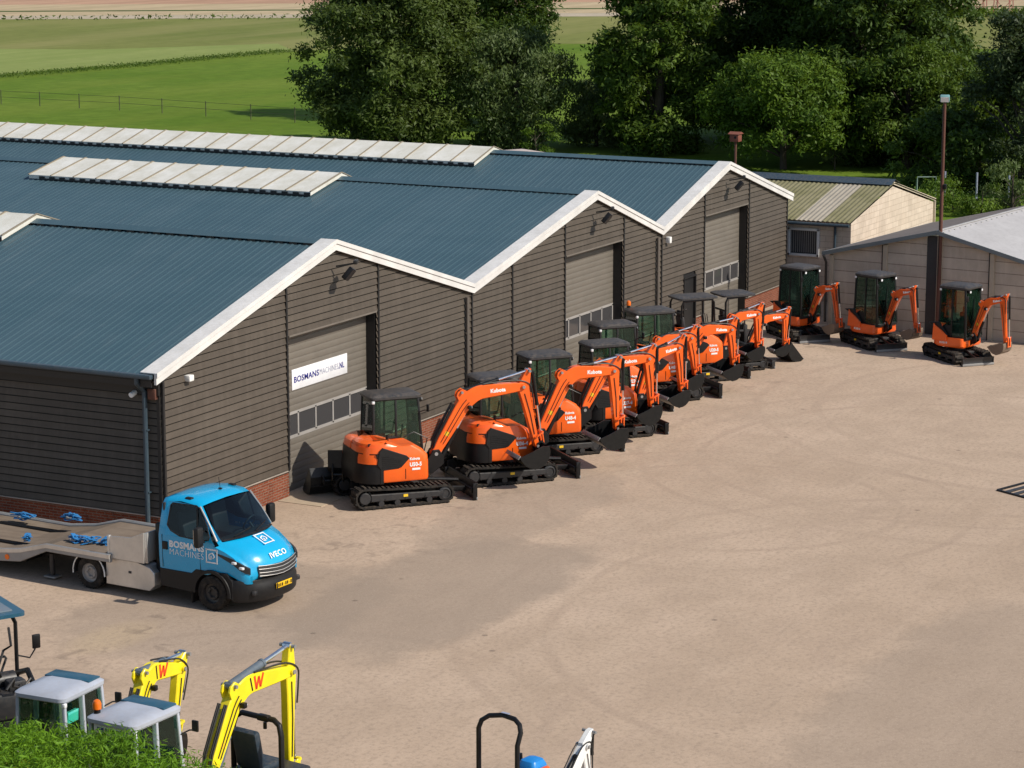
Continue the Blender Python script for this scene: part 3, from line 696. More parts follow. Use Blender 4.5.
def cab(o, T, key, sw, colp, colr, beacon=False, hatch=None):
    x0, x1, y0, y1, zf, zb, zt = T['cab']   # zf floor, zb belt line, zt top
    xl = x1 + T.get('nose', .08)              # windscreen foot stands further out than its head
    ins = .05
    def posts():
        g = G(); w = .055
        def P(x, y, z): return (x, y, z)
        top = [(x0 + .03, y0 + ins, zt), (x1 - .02, y0 + ins, zt), (x1 - .02, y1 - ins, zt), (x0 + .03, y1 - ins, zt)]
        bot = [(x0, y0, zf), (xl, y0, zf), (xl, y1, zf), (x0, y1, zf)]
        for a, b in zip(bot, top): g.bar(a, b, w, w, .012)
        for i in range(4): g.bar(top[i], top[(i + 1) % 4], w, w, .012); g.bar(bot[i], bot[(i + 1) % 4], w, w + .03, .012)
        xm = x0 + (x1 - x0) * .50
        for y, yi in ((y0, y0 + ins), (y1, y1 - ins)): g.bar((xm, y, zf), (xm, yi, zt), w * .9, w * .9, .01)
        # belt rails
        for y in (y0, y1): g.bar((x0, y + (ins * .3 if y == y0 else -ins * .3), zb), (xm, y + (ins * .3 if y == y0 else -ins * .3), zb), w * .8, w, .01)
        g.bar((x0, y0, zb), (x0, y1, zb), w * .8, w, .01)
        # lower wall panels
        g.box(((x0 + xm) / 2, y1 - .01, (zf + zb) / 2), (xm - x0, .03, zb - zf), .008)
        g.box((x0 + .01, (y0 + y1) / 2, (zf + zb) / 2), (.03, y1 - y0, zb - zf), .008)
        g.box(((x0 + xm) / 2, y0 + .01, (zf + zb) / 2), (xm - x0, .03, zb - zf), .008)
        g.box(((x0 + xl) / 2, (y0 + y1) / 2, zf), (xl - x0, y1 - y0, .05), .01)
        return g
    c = cpart((key, 'cabf', colp.name), 'cab', posts, colp, o, rz=sw)
    def roof():
        g = G(); d = T.get('roofd', .05); k = .11
        secs = [rrect(x0 - d, x1 + d + .02, y0 + ins - d, y1 - ins + d, k, k, k, k, zt + .005), rrect(x0 - d, x1 + d + .03, y0 + ins - d, y1 - ins + d, k, k, k, k, zt + .06),
                rrect(x0 - d + .05, x1 + d - .03, y0 + ins - d + .05, y1 - ins + d - .05, k, k, k, k, zt + .10), rrect(x0 - d + .2, x1 + d - .2, y0 + ins - d + .2, y1 - ins + d - .2, k, k, k, k, zt + .125)]
        g.loft(secs); return g
    rf = cpart((key, 'roof', colr.name), 'cab_roof', roof, colr, c)
    if hatch: cpart((key, 'hat'), 'roof_hatch', lambda: G().box((x1 - .16, (y0 + y1) / 2, zt + .115), (.30, y1 - y0 - .12, .03), .01), hatch, c)
    xm = x0 + (x1 - x0) * .50; e = .012
    def yy(y, z, s): return y + s * ins * (z - zf) / (zt - zf)
    def xx(z): return xl + (x1 - .02 - xl) * (z - zf) / (zt - zf)
    zt2, zb2 = zt - .03, zb + .02
    def windscreen():
        g = G(); z0 = zf + .30; pane(g, (xx(z0), yy(y0, z0, 1) + .02, z0), (xx(z0), yy(y1, z0, -1) - .02, z0), (xx(zt2), yy(y1, zt2, -1) - .02, zt2), (xx(zt2), yy(y0, zt2, 1) + .02, zt2))
        pane(g, (xx(zf), y0 + .03, zf + .03), (xx(zf), y1 - .03, zf + .03), (xx(z0 - .03), y1 - .04, z0 - .03), (xx(z0 - .03), y0 + .04, z0 - .03)); return g
    cpart((key, 'ws'), 'windscreen', windscreen, GLASS, c)
    for y, s, nm in ((y0, 1, 'r'), (y1, -1, 'l')):
        def side_rear(y=y, s=s):
            g = G(); pane(g, (x0 + .03, yy(y, zb2, s), zb2), (xm - .02, yy(y, zb2, s), zb2), (xm - .02, yy(y, zt2, s), zt2), (x0 + .05, yy(y, zt2, s), zt2)); return g
        def side_front(y=y, s=s):
            g = G(); z0 = zf + .05; pane(g, (xm + .02, yy(y, z0, s), z0), (xx(z0) - .03, yy(y, z0, s), z0), (xx(zt2) - .03, yy(y, zt2, s), zt2), (xm + .02, yy(y, zt2, s), zt2)); return g
        cpart((key, 'sr', nm), 'side_window', side_rear, GLASS, c); cpart((key, 'sf', nm), 'side_window', side_front, GLASS, c)
    def rear():
        g = G(); pane(g, (x0, y0 + .03, zb2), (x0, y1 - .03, zb2), (x0 + .03, y1 - ins - .03, zt2), (x0 + .03, y0 + ins + .03, zt2)); return g
    cpart((key, 'rw'), 'rear_window', rear, GLASS, c)
    cpart((key, 'seat'), 'seat', lambda: seat_geo(x0 + (x1 - x0) * .42, (y0 + y1) / 2, zf + .22), SEATM, c)
    def cons():
        g = G(); g.box((x1 - .12, y0 + .16, zf + .45), (.2, .18, .75), .03); g.box((x1 - .08, y0 + .16, zf + .93), (.06, .2, .16), .015)
        for q in (-.06, .06): g.cyl((x1 - .1, (y0 + y1) / 2 + q, zf + .05), (x1 - .14, (y0 + y1) / 2 + q, zf + .7), .014, n=8)
        return g
    cpart((key, 'con'), 'control_console', cons, SEATM, c)
    def wip():
        g = G(); g.bar((xx(zf + .4) + .02, (y0 + y1) / 2 - .1, zf + .4), (xx(zt - .3) + .02, (y0 + y1) / 2 + .05, zt - .3), .018, .018); return g
    cpart((key, 'wip'), 'wiper', wip, BLACK, c)
    def lights():
        g = G()
        for y in (y0 + .14, y1 - .14): g.box((x1 + .06, y, zt - .06), (.09, .12, .09), .02); g.cyl((x1 + .106, y, zt - .06), (x1 + .112, y, zt - .06), .038, n=12, mat=1)
        g.box((x0 + .02, y0 + .04, zt - .05), (.07, .07, .07), .015, mat=1)
        return g
    cpart((key, 'wl'), 'work_light', lights, [BLACK, LAMPM], c)
    def mir():
        g = G(); g.tube([(x1, y0 + .02, zt - .35), (x1 + .12, y0 - .06, zt - .30), (x1 + .16, y0 - .12, zt - .3)], .012, 6); g.box((x1 + .17, y0 - .13, zt - .24), (.04, .11, .17), .012); return g
    cpart((key, 'mir'), 'mirror', mir, BLACK, c)
    if beacon:
        def bc():
            g = G(); g.cyl((x0 + .1, y1 - .12, zt + .1), (x0 + .1, y1 - .12, zt + .17), .05, n=12, mat=1); g.lathe([(.06, 0)], n=3) if 0 else None
            secs = [[(x0 + .1 + r * math.cos(a), y1 - .12 + r * math.sin(a), zt + z) for a in [2 * PI * i / 12 for i in range(12)]] for r, z in ((.065, .17), (.065, .25), (.05, .29), (.02, .31))]
            g.loft(secs); return g
        cpart((key, 'bc'), 'warning_beacon', bc, [AMBER, BLACK], c)
    return c
def canopy(o, T, key, sw, posts4=True):
    x0, x1, y0, y1, zf, zb, zt = T['cab']
    def fr():
        g = G()
        for y in (y0 + .04, y1 - .04):
            g.tube([(x0, y, zf), (x0, y, zt - .15), (x0 + .06, y, zt - .02), (x1 - .1 if posts4 else x0 + .5, y, zt)], .032, 10)
            if posts4: g.tube([(x1 - .1, y, zt), (x1 - .02, y, zt - .08), (x1 + .04, y, zf)], .030, 10)
        g.bar((x0, y0 + .04, zt - .4), (x0, y1 - .04, zt - .4), .04, .05); g.bar((x0, y0 + .04, zb), (x0, y1 - .04, zb), .04, .05)
        g.box(((x0 + x1) / 2, (y0 + y1) / 2, zf), (x1 - x0 + .1, y1 - y0, .06), .01); return g
    c = cpart((key, 'canf'), 'canopy_frame', fr, BLACK, o, rz=sw)
    def roof():
        g = G(); xa, xb = (x0 - .10, x1 + .12); k = .12
        g.loft([rrect(xa, xb, y0 - .02, y1 + .02, k, k, k, k, zt + .02), rrect(xa, xb, y0 - .02, y1 + .02, k, k, k, k, zt + .07), rrect(xa + .08, xb - .08, y0 + .06, y1 - .06, k, k, k, k, zt + .10)]); return g
    cpart((key, 'canr'), 'canopy_roof', roof, ROOFBLK, c)
    cpart((key, 'seat'), 'seat', lambda: seat_geo(x0 + .42, (y0 + y1) / 2, zf + .2), SEATM, c)
    def cons():
        g = G(); g.box((x1 - .1, (y0 + y1) / 2, zf + .35), (.12, .5, .55), .03)
        for q in (-.2, -.06, .06, .2): g.cyl((x1 - .1, (y0 + y1) / 2 + q, zf + .6), (x1 - .16, (y0 + y1) / 2 + q, zf + .95), .014, n=8)
        return g
    cpart((key, 'con'), 'control_console', cons, SEATM, c)

def big_house(o, T, key, sw, pm, text):
    xr, xf, hw, hb = T['house']; r = .55
    mid = hb + .42; tz = T['hood']
    def base():
        g = G()
        g.loft([rrect(xr + .06, xf - .02, -hw + .03, hw - .03, r, r, .10, .10, hb), rrect(xr + .02, xf, -hw, hw, r, r, .12, .12, hb + .05), rrect(xr, xf, -hw, hw, r, r, .14, .14, mid), rrect(xr, xf, -hw, hw, r, r, .14, .14, mid + .03)])
        return g
    h = cpart((key, 'base', pm.name), 'upper_body', base, pm, o, rz=sw)
    y1r = T['cab'][2] - .02
    def hood():
        g = G(); q = tz
        def s(z, xe, i): return rrect(xr + i, xe, -hw + i, y1r, .06, r - .05, .16, .05, z)
        g.loft([s(mid + .031, xf, 0), s(mid + .16, xf - .01, .005), s(mid + .30, xf - .13, .02), s(mid + .42, xf - .34, .035), s(q - .14, xf - .62, .05), s(q - .05, xf - .85, .07), s(q, xf - 1.0, .13), s(q + .012, xf - 1.15, .24)])
        return g
    cpart((key, 'hood', pm.name), 'engine_hood', hood, pm, h)
    xc = T['cab'][0] - .05
    def rear():
        g = G()
        def s(z, i): return rrect(xr + i, xc, y1r + .01, hw - i, r - .05, .05, .04, .1, z)
        g.loft([s(mid + .031, 0), s(tz - .30, .01), s(tz - .10, .05), s(tz - .04, .12), s(tz - .03, .2)]); return g
    cpart((key, 'rear', pm.name), 'rear_hood', rear, pm, h)
    def cw():
        g = G()
        a = [rrect(xr - .035, xr + .50, -hw - .014, hw + .014, r + .02, r + .02, .04, .04, z) for z in (hb - .02, hb + .3)]
        b = [rrect(xr - .016 + k * .02, xr + .50 - k * .10, -hw - .008 + k * .01, hw + .008 - k * .01, r, r, .04, .04, hb + .34 + k * .36) for k in (0, .5, 1)]
        g.loft(a + b); return g
    cpart((key, 'cw'), 'counterweight', cw, BLACK, h)
    ys = -hw - .004
    def vent():
        g = G(); X = xf - 1.30
        pl = [(X, mid + .02), (X + .05, mid + .34), (X + .14, mid + .42), (X + .72, mid + .20), (X + .80, mid + .13), (X + .62, mid - .05), (X + .52, mid - .10), (X + .10, mid - .12)]
        g.prism(pl, ys - .012, ys + .09, .01)
        for i in range(7): g.bar((X + .12, ys - .016, mid - .06 + i * .045), (X + .60 - max(0, i - 3) * .10, ys - .016, mid - .06 + i * .045), .012, .012)
        return g
    cpart((key, 'vent'), 'vent_panel', vent, PLASTIC, h)
    def seams():
        g = G(); g.tube([(xf - .60, -hw - .003, hb + .06), (xf - .60, -hw - .004, mid - .12)], .008, 5)
        return g
    cpart((key, 'seam'), 'panel_gap', seams, BLACK, h)
    def latch():
        g = G(); g.box((xr + .30, -hw * .80, mid + .47), (.16, .03, .07), .01); g.cyl((xf - .95, -hw + .30, tz - .02), (xf - .95, -hw + .30, tz + .12), .035, n=10); return g
    cpart((key, 'exh'), 'exhaust', latch, BLACK, h)
    M = frame((xf - .47, ys - .004, mid - .02), (1, 0, 0), (0, 0, 1))
    def lets():
        g = text_geo('Kubota', .085, frame((xf - .50, ys - .001, mid + .08), (1, 0, 0), (0, 0, 1)), .004, .003, .95) if pm is ORANGE else G()
        q = text_geo(text, .125, frame((xf - .50, ys - .001, mid - .07), (1, 0, 0), (0, 0, 1)), .006, .003, .9); g.add(q.v, q.f)
        g.box((xf - .34, ys - .001, mid - .14), (.20, .006, .05)); return g
    cpart((key, 'let', text), 'lettering', lets, LETTER, h)
    def rail():
        g = G(); g.tube([(xf - .1, -hw + .1, mid + .25), (xf - .02, -hw + .1, mid + .55), (xf - .35, -hw + .12, mid + .72), (xf - .6, -hw + .12, mid + .62)], .014, 6)
        return g
    cpart((key, 'rail'), 'grab_rail', rail, BLACK, h)
def small_house(o, T, key, sw, pm, text):
    xr, xf, hw, hb = T['house']; r = hw * .8
    mid = T['cab'][4] + .02; tz = T['hood']
    def base():
        g = G(); g.loft([rrect(xr + .05, xf - .03, -hw + .03, hw - .03, r, r, .10, .10, hb), rrect(xr + .01, xf, -hw, hw, r, r, .12, .12, hb + .05), rrect(xr, xf - .01, -hw + .01, hw - .01, r, r, .14, .14, mid)])
        return g
    h = cpart((key, 'base', pm.name), 'upper_body', base, pm, o, rz=sw)
    xc = T['cab'][0] - .03
    def rear():
        g = G()
        def s(z, x, i): return rrect(xr + i, x, -hw + i, hw - i, r * .9, r * .9, .04, .04, z)
        g.loft([s(mid + .002, xc + .2, 0), s(mid + .2, xc + .10, .01), s(tz - .2, xc, .03), s(tz - .06, xc, .07), s(tz, xc, .16)]); return g
    cpart((key, 'rear', pm.name), 'engine_hood', rear, pm, h)
    for s_ in (-1, 1):
        P = [(xc - .28, tz - .02), (xc + .08, tz + .03), (xc + .30, tz - .22), (xc + .42, mid + .06), (xc + .24, mid + .05), (xc + .12, tz - .25), (xc - .12, tz - .10)]
        cpart((key, 'cover', s_), 'side_cover', lambda: G().prism(P, s_ * (hw - .06) - .05, s_ * (hw - .06) + .05, .015), PLASTIC, h)
    for s_ in (-1, 1):
        cpart((key, 'sidep', s_, pm.name), 'side_panel', lambda: G().prism([(xr + .16, mid - .12), (xc + .40, mid - .12), (xc + .40, mid + .06), (xc + .22, mid + .20), (xc - .02, tz - .08), (xr + .20, tz - .02)], s_ * (hw - .005) - .05, s_ * (hw - .005) + .05, .02), pm, h)
    def lets(): return text_geo(text, .09, frame((xr + .42, -hw - .002, hb + .10), (1, 0, 0), (0, 0, 1)), .003, .003)
    cpart((key, 'let', text), 'lettering', lets, LETTER, h)

def boom_set(o, B, sw, pm, off, W=.20, tool='bucket', bw=.6, bm=None, word='Kubota', k=1.0, decal=None):
    """boom, arm and cylinders in the x-z plane of the upper body; off = y of that plane"""
    F, Bd, E, A, T = [Vector(B[q]) for q in ('foot', 'bend', 'end', 'top', 'tip')]
    bm = bm or BUCKETM
    cyl_m, cyl_k = (paint('blue_grey_ram', (.10, .13, .16), .4, amount=.15), 1.45) if pm is YELLOW else (BLACK, 1.0)
    def smooth_(P, m=4):
        P = [Vector(p) for p in P]; out = []
        for i in range(len(P) - 1):
            a, b, c, d = P[max(i - 1, 0)], P[i], P[i + 1], P[min(i + 2, len(P) - 1)]
            for q in range(m): t = q / m; out.append(.5 * (2 * b + (c - a) * t + (2 * a - 5 * b + 4 * c - d) * t * t + (3 * b - a - 3 * c + d) * t ** 3))
        return out + [P[-1]]
    def part_(n, g, m, par=o): return part(n, g, m, par, rz=sw if par is o else 0)
    h0, h1, h2 = .105 * k, .185 * k, .092 * k
    d1 = (Bd - F).normalized(); d2 = (E - Bd).normalized(); nb = Vector((-(d1 + d2).y, (d1 + d2).x)).normalized()
    C = Bd - nb * h1 * .78            # centre of the bend
    pts = []; n = 14
    s0, s1 = C - (C - F) * .30, C + (E - C) * .26
    for i in range(4): pts.append(F + (s0 - F) * i / 4)
    for i in range(n + 1):
        t = i / n; pts.append(s0 * (1 - t) ** 2 + C * 2 * t * (1 - t) + s1 * t * t)
    for i in range(1, 6): pts.append(s1 + (E - s1) * i / 5)
    L = [0]
    for a, b in zip(pts, pts[1:]): L.append(L[-1] + (b - a).length)
    tm = L[4 + n // 2]; top = []; bot = []
    for i, p in enumerate(pts):
        a = pts[max(i - 1, 0)]; b = pts[min(i + 1, len(pts) - 1)]; t = (b - a).normalized(); nn = Vector((-t.y, t.x))
        q = L[i] / tm if L[i] < tm else 1 - (L[i] - tm) / (L[-1] - tm)
        e = h0 if L[i] < tm else h2; hh = e + (h1 - e) * (q ** .75); top.append(p + nn * hh); bot.append(p - nn * hh)
    def cap(c, r, d, m=5):
        a0 = math.atan2(d.y, d.x); return [c + Vector((math.cos(a0 + a), math.sin(a0 + a))) * r for a in [(-PI / 2 + PI * i / (m - 1)) * .8 for i in range(m)]]
    poly = top + cap(E, h2, (E - pts[-2]))[::-1] + bot[::-1] + cap(F, h0, (F - pts[1]))[::-1]
    g = G(); g.prism([(p.x, p.y) for p in poly], off - W / 2, off + W / 2, .018)
    lug = top[4 + n // 2 - 2]; lg = Vector((0, 1))
    tb = (pts[4 + n // 2] - pts[4 + n // 2 - 3]).normalized(); nb2 = Vector((-tb.y, tb.x))
    lp = [lug - tb * .16 * k - nb2 * .03, lug + tb * .16 * k - nb2 * .03, lug + tb * .10 * k + nb2 * .13 * k, lug - tb * .04 * k + nb2 * .15 * k, lug - tb * .12 * k + nb2 * .10 * k]
    for y in (-.075, .075): g.prism([(p.x, p.y) for p in lp], off + y - .02, off + y + .02, .005)
    for p, r in ((F, h0 * .6), (E, h2 * .62)): g.cyl((p.x, off - W / 2 - .035, p.y), (p.x, off + W / 2 + .035, p.y), r, n=14)
    boom = part_('boom', g, pm)
    # arm cylinder
    la = lug + nb2 * .085 * k + tb * .03
    def ram(name, a, b, r, y, ratio=.56, flip=False):
        a, b = Vector(a), Vector(b); m = a + (b - a) * ratio
        g = G(); g.cyl((a.x, y, a.y), (m.x, y, m.y), r, n=12); g.cyl((m.x - (m - a).normalized().x * .05, y, m.y - (m - a).normalized().y * .05), (m.x, y, m.y), r * 1.12, n=12)
        g.cyl((a.x, y - r, a.y), (a.x, y + r, a.y), r * .9, n=10)
        c = part_(name, g, cyl_m)
        g = G(); g.cyl((m.x, y, m.y), (b.x, y, b.y), r * .52, n=10); g.cyl((b.x, y - r, b.y), (b.x, y + r, b.y), r * .85, n=10)
        part('piston_rod', g, CHROME, c); return c
    ram('arm_cylinder', la, A, .052 * k * cyl_k, off)
    # boom cylinder below the boom
    uf = F + Vector((.16 * k, -.16 * k)); ub = bot[4 + n // 2 - 2] + (top[4 + n // 2 - 2] - bot[4 + n // 2 - 2]) * .12
    ram('boom_cylinder', uf, ub, .055 * k, off)
    # arm
    da = (T - E).normalized(); na = Vector((-da.y, da.x))
    if na.x < 0: na = -na                          # na points away from the machine
    du = (A - E)
    ap = [A - na * .05 * k + da * -.03, A + na * .07 * k - da * .03, E + na * .155 * k + da * .10 * k, E + na * .125 * k + da * .42 * k, T + na * .06 * k, T + da * .06 * k, T - na * .06 * k, E - na * .10 * k + da * .42 * k, E - na * .125 * k + da * .06 * k, E - na * .09 * k - da * .10 * k]
    g = G(); g.prism([(p.x, p.y) for p in ap], off - W * .40, off + W * .40, .015)
    g.cyl((T.x, off - W * .5, T.y), (T.x, off + W * .5, T.y), .05 * k, n=12)
    arm = part_('arm', g, pm)
    # yellow caution stripe seen on the far end of the boom foot, as on these machines
    g = G()
    for s in (-1, 1):
        p = F + (C - F) * .33; g.box((p.x, off + s * (W / 2 + .001), p.y), (.10 * k, .004, .12 * k), 0, 0, None, Matrix.Rotation(-math.atan2(d1.y, d1.x), 4, 'Y'))
    part('caution_decal', g, STICKY, boom)
    # bucket cylinder on the outer face of the arm
    bt = A + na * .10 * k + da * .10 * k; bl = T - da * .30 * k + na * .20 * k
    ram('bucket_cylinder', bt, bl, .045 * k, off, .55)
    g = G()
    kq = T - da * .22 * k; cw = T + da * .10 * k + na * .16 * k
    for y in (-W * .5 - .015, W * .5 + .015):
        g.bar((kq.x, off + y, kq.y), (bl.x, off + y, bl.y), .03, .07 * k, .006, up=(0, 1, 0)); g.bar((bl.x, off + y * .7, bl.y), (cw.x, off + y * .7, cw.y), .03, .07 * k, .006, up=(0, 1, 0))
    for p in (kq, bl, cw): g.cyl((p.x, off - W * .62, p.y), (p.x, off + W * .62, p.y), .028 * k, n=10)
    part_('bucket_link', g, pm)
    # hoses over the bend and along the arm
    g = G()
    for j, y in enumerate((-W * .36, -W * .22, W * .22, W * .36)):
        P = [F + nb * (h0 + .10 * k) - d1 * .25 * k] + [p + (p2 - p).normalized() * (.05 + .02 * (j % 2)) for p, p2 in list(zip(bot, top))[2:4 + n // 2 - 3:2]] if 0 else []
        P = [F + Vector((-.10, -.12)) * k] + [q + (q - p).normalized() * (.035 + .012 * j) for p, q in list(zip(bot, top))[1:4 + n // 2 - 4:2]]
        g.tube([(p.x, off + y, p.y) for p in P], .021 * k, 6)
    part_('hose_bundle', g, HOSE); g = G()
    for j, y in enumerate((-W * .45, W * .45)):
        P = smooth_([top[4 + n] + nb * .02, top[-5] + Vector((0, .04 * k)), top[-2] + Vector((.02, .07 * k)), E + na * .17 * k - da * .02, E + na * .19 * k + da * .25 * k, E + na * .15 * k + da * .60 * k])
        g.tube([(p.x, off + y, p.y) for p in P], .017 * k, 6)
    part_('hose_bundle', g, HOSE)
    g = G(); mid_ = [(a + b) / 2 for a, b in zip(top, bot)]
    for s_ in (-1, 1):
        for q_ in (.25, -.30): g.tube([(p.x, off + s_ * (W / 2 + .012), p.y) for p in [m + (t - m) * q_ for m, t in list(zip(mid_, top))[1:4 + n // 2:2]]], .009 * k, 5)
    part('side_pipe', g, HOSE, boom)
    for p, r in ((F, .045), (E, .04), (T, .034), (A, .034), (la, .032)):
        part_('pivot_pin', G().cyl((p.x, off - W * .5 - .055, p.y), (p.x, off + W * .5 + .055, p.y), r * k, n=10), GREYST)
    g = G()
    for s_ in (-1, 1):
        a_, b_ = E + da * .18 * k, E.lerp(T, .80); g.tube([(p.x, off + s_ * (W * .40 + .012), p.y) for p in (a_, a_.lerp(b_, .5) + na * .02, b_)], .010 * k, 5)
    part('side_pipe', g, HOSE, arm)
    # swing bracket between the body and the boom foot
    g = G(); zb = F.y - .42 * k
    g.prism([(F.x - .48 * k, F.y - .40 * k), (F.x - .10 * k, F.y - .48 * k), (F.x + .20 * k, F.y - .26 * k), (F.x + .20 * k, F.y - .08 * k), (F.x + .08 * k, F.y + .10 * k), (F.x - .08 * k, F.y + .10 * k), (F.x - .20 * k, F.y - .1 * k), (F.x - .48 * k, F.y - .10 * k)], off - W * .72, off - W * .46, .015)
    g.prism([(F.x - .48 * k, F.y - .40 * k), (F.x - .10 * k, F.y - .48 * k), (F.x + .20 * k, F.y - .26 * k), (F.x + .20 * k, F.y - .08 * k), (F.x + .08 * k, F.y + .10 * k), (F.x - .08 * k, F.y + .10 * k), (F.x - .20 * k, F.y - .1 * k), (F.x - .48 * k, F.y - .10 * k)], off + W * .46, off + W * .72, .015)
    g.box((F.x - .30 * k, off, F.y - .26 * k), (.36 * k, W * 1.3, .26 * k), .02); g.cyl((F.x - .34 * k, off, F.y - .46 * k), (F.x - .34 * k, off, F.y - .02 * k), .10 * k, n=14)
    part_('swing_bracket', g, BLACK)
    if word:
        c0 = pts[-6]; c1 = pts[-2]; dd = (c1 - c0).normalized(); up = Vector((-dd.y, dd.x)); p0 = s1 - up * .045 * k + dd * .16 * k
        g = text_geo(word, .125 * k, frame((p0.x, off - W / 2 - .001, p0.y), (dd.x, 0, dd.y), (up.x, 0, up.y)), .006, .003)
        part('lettering', g, LETTER, boom); g = G()
        q = text_geo(word, .125 * k, frame(((p0 + dd * .46 * k).x, off + W / 2 + .001, (p0 + dd * .46 * k).y), (-dd.x, 0, -dd.y), (up.x, 0, up.y)), .006, .003); g.add(q.v, q.f)
        part('lettering', g, LETTER, boom)
    if decal: decal(boom, s1, pts, off, W)
    g = G(); m = bot[4 + n // 2 - 4]; g.box((m.x - .02, off - W / 2 - .05, m.y + .05), (.09, .09, .09), .02); g.cyl((m.x + .027, off - W / 2 - .05, m.y + .05), (m.x + .033, off - W / 2 - .05, m.y + .05), .035, n=10, mat=1)
    part('boom_light', g, [BLACK, LAMPM], boom)
    if tool == 'bucket': bucket(o, T, k, off, bw, bm, sw)
    return boom
def bucket(o, T, k, off, bw, bm, sw, q=None):
    s = k * (q or .86)
    outer = [(.10, .10), (.13, -.08), (.06, -.30), (-.10, -.46), (-.32, -.52), (-.56, -.44), (-.74, -.26), (-.80, -.16)]
    inner = [(.075, .08), (.10, -.08), (.035, -.285), (-.11, -.43), (-.32, -.488), (-.54, -.41), (-.70, -.245)]
    sm = lambda P: [P[0]] + [((P[i][0] * (4 - j) + P[i + 1][0] * j) / 4 + w * (P[i][0] + P[i + 1][0] - (P[max(i - 1, 0)][0] + P[min(i + 2, len(P) - 1)][0])) / 2, (P[i][1] * (4 - j) + P[i + 1][1] * j) / 4 + w * (P[i][1] + P[i + 1][1] - (P[max(i - 1, 0)][1] + P[min(i + 2, len(P) - 1)][1])) / 2) for i in range(len(P) - 1) for j, w in ((1, .09), (2, .125), (3, .09), (4, 0))]
    outer, inner = sm(outer)[:-4] + [outer[-1]], sm(inner)
    O = [Vector((T.x + x * s, T.y + z * s)) for x, z in outer]; I = [Vector((T.x + x * s, T.y + z * s)) for x, z in inner]
    g = G(); n = len(I); y0, y1 = off - bw / 2, off + bw / 2
    for a, b in ((O[:n], I),):
        for i in range(n - 1):
            vs = [(p.x, y, p.y) for y in (y0, y1) for p in (a[i], a[i + 1], b[i + 1], b[i])]
            g.add(vs, [(0, 1, 5, 4), (3, 7, 6, 2)])
    side = O + [Vector((T.x - .42 * s, T.y - .02 * s)), Vector((T.x - .10 * s, T.y + .12 * s))]
    for y in (y0, y1): g.prism([(p.x, p.y) for p in side], y - .014, y + .014, .004)
    for i in (8, 16): g.bar((O[i].x, y0, O[i].y), (O[i].x, y1, O[i].y), .03, .02)
    for y in (-.10, .10): g.prism([(T.x - .06 * s, T.y - .1 * s), (T.x + .12 * s, T.y - .1 * s), (T.x + .22 * s, T.y + .06 * s), (T.x + .14 * s, T.y + .16 * s), (T.x - .02 * s, T.y + .08 * s)], off + y * k - .016, off + y * k + .016, .004)
    b = part('bucket', g, bm, o, rz=sw)
    g = G(); g.bar((O[-1].x, y0, O[-1].y), (O[-1].x, y1, O[-1].y), .02, .12 * s, .004, up=(.6, 0, .8))
    part('cutting_edge', g, GREYST if bm is BUCKETM else bm, b)

BIG = dict(trk=(-1.36, 1.15), th=.55, tw=.40, go=.97, hb=.62, blade=(1.66, .42, 1.94), house=(-1.16, .52, .94, .62), hood=1.58, cab=(-.56, .60, -.02, .90, .98, 1.48, 2.40), new=True, nr=4)
MID = dict(trk=(-1.15, 1.05), th=.50, tw=.34, go=.85, hb=.58, blade=(1.36, .32, 1.60), house=(-1.02, .50, .84, .58), hood=1.56, cab=(-.52, .56, -.06, .80, .92, 1.40, 2.34), new=True, nr=3)
SML = dict(trk=(-1.12, .96), th=.42, tw=.28, go=.63, hb=.46, blade=(1.16, .26, 1.10), house=(-.74, .50, .58, .46), hood=1.18, cab=(-.44, .46, -.46, .50, .74, 1.10, 2.26), new=False, nr=3, nose=.06)
GRP = 'orange mini excavators parked in a row along the warehouse'
GRP2 = 'orange mini excavators parked by the concrete shed'
def excavator(label, T, key, loc, head, B, kind='big', sw=0.0, pm=ORANGE, text='U50-5', bw=.7, cabm=PLASTIC, roofm=ROOFBLK, top='cab', off=0.0, W=.20, k=1.0, group=GRP, beacon=False, word='Kubota', bm=None, hatch=None, decal=None, name='mini_excavator', tool='bucket'):
    o = thing(name, label, 'excavator', (loc[0], loc[1], 0), R(head), group)
    tracks(o, T, key)
    (big_house if kind == 'big' else small_house)(o, T, key, R(sw), pm, text)
    if top == 'cab': cab(o, T, key, R(sw), cabm, roofm, beacon, hatch)
    else: canopy(o, T, key + top, R(sw), top == 'canopy')
    boom_set(o, B, R(sw), pm, off, W, tool, bw, bm, word, k, decal)
    return o
H = -41
excavator('orange mini excavator nearest the truck, with closed cab and long raised boom', BIG, 'big', (6.2, -2.33), H, dict(foot=(.98, 1.02), bend=(1.80, 2.54), end=(3.24, 2.48), top=(3.40, 2.86), tip=(3.62, .99)), bw=1.25, text='U50-5')
excavator('orange mini excavator whose low dark cab sits behind the nearest raised boom', BIG, 'big', (9.35, -3.54), H, dict(foot=(1.02, 1.05), bend=(1.72, 2.62), end=(2.99, 2.46), top=(3.17, 2.80), tip=(3.10, .98)), bw=1.05, text='U36-4')
excavator('third orange excavator from the truck, cab left of the middle roller door', BIG, 'big', (12.59, -3.27), -40, dict(foot=(.95, 1.0), bend=(1.55, 2.28), end=(2.80, 2.22), top=(2.98, 2.56), tip=(2.92, .94)), bw=.95, k=.95, text='U48-4')
excavator('orange excavator with rounded grey cab roof low in front of the middle roller door', MID, 'mid', (15.14, -3.77), -40, dict(foot=(.92, .95), bend=(1.25, 2.14), end=(2.04, 2.20), top=(2.20, 2.52), tip=(2.16, 1.0)), bw=.80, k=.85, text='U27-4')
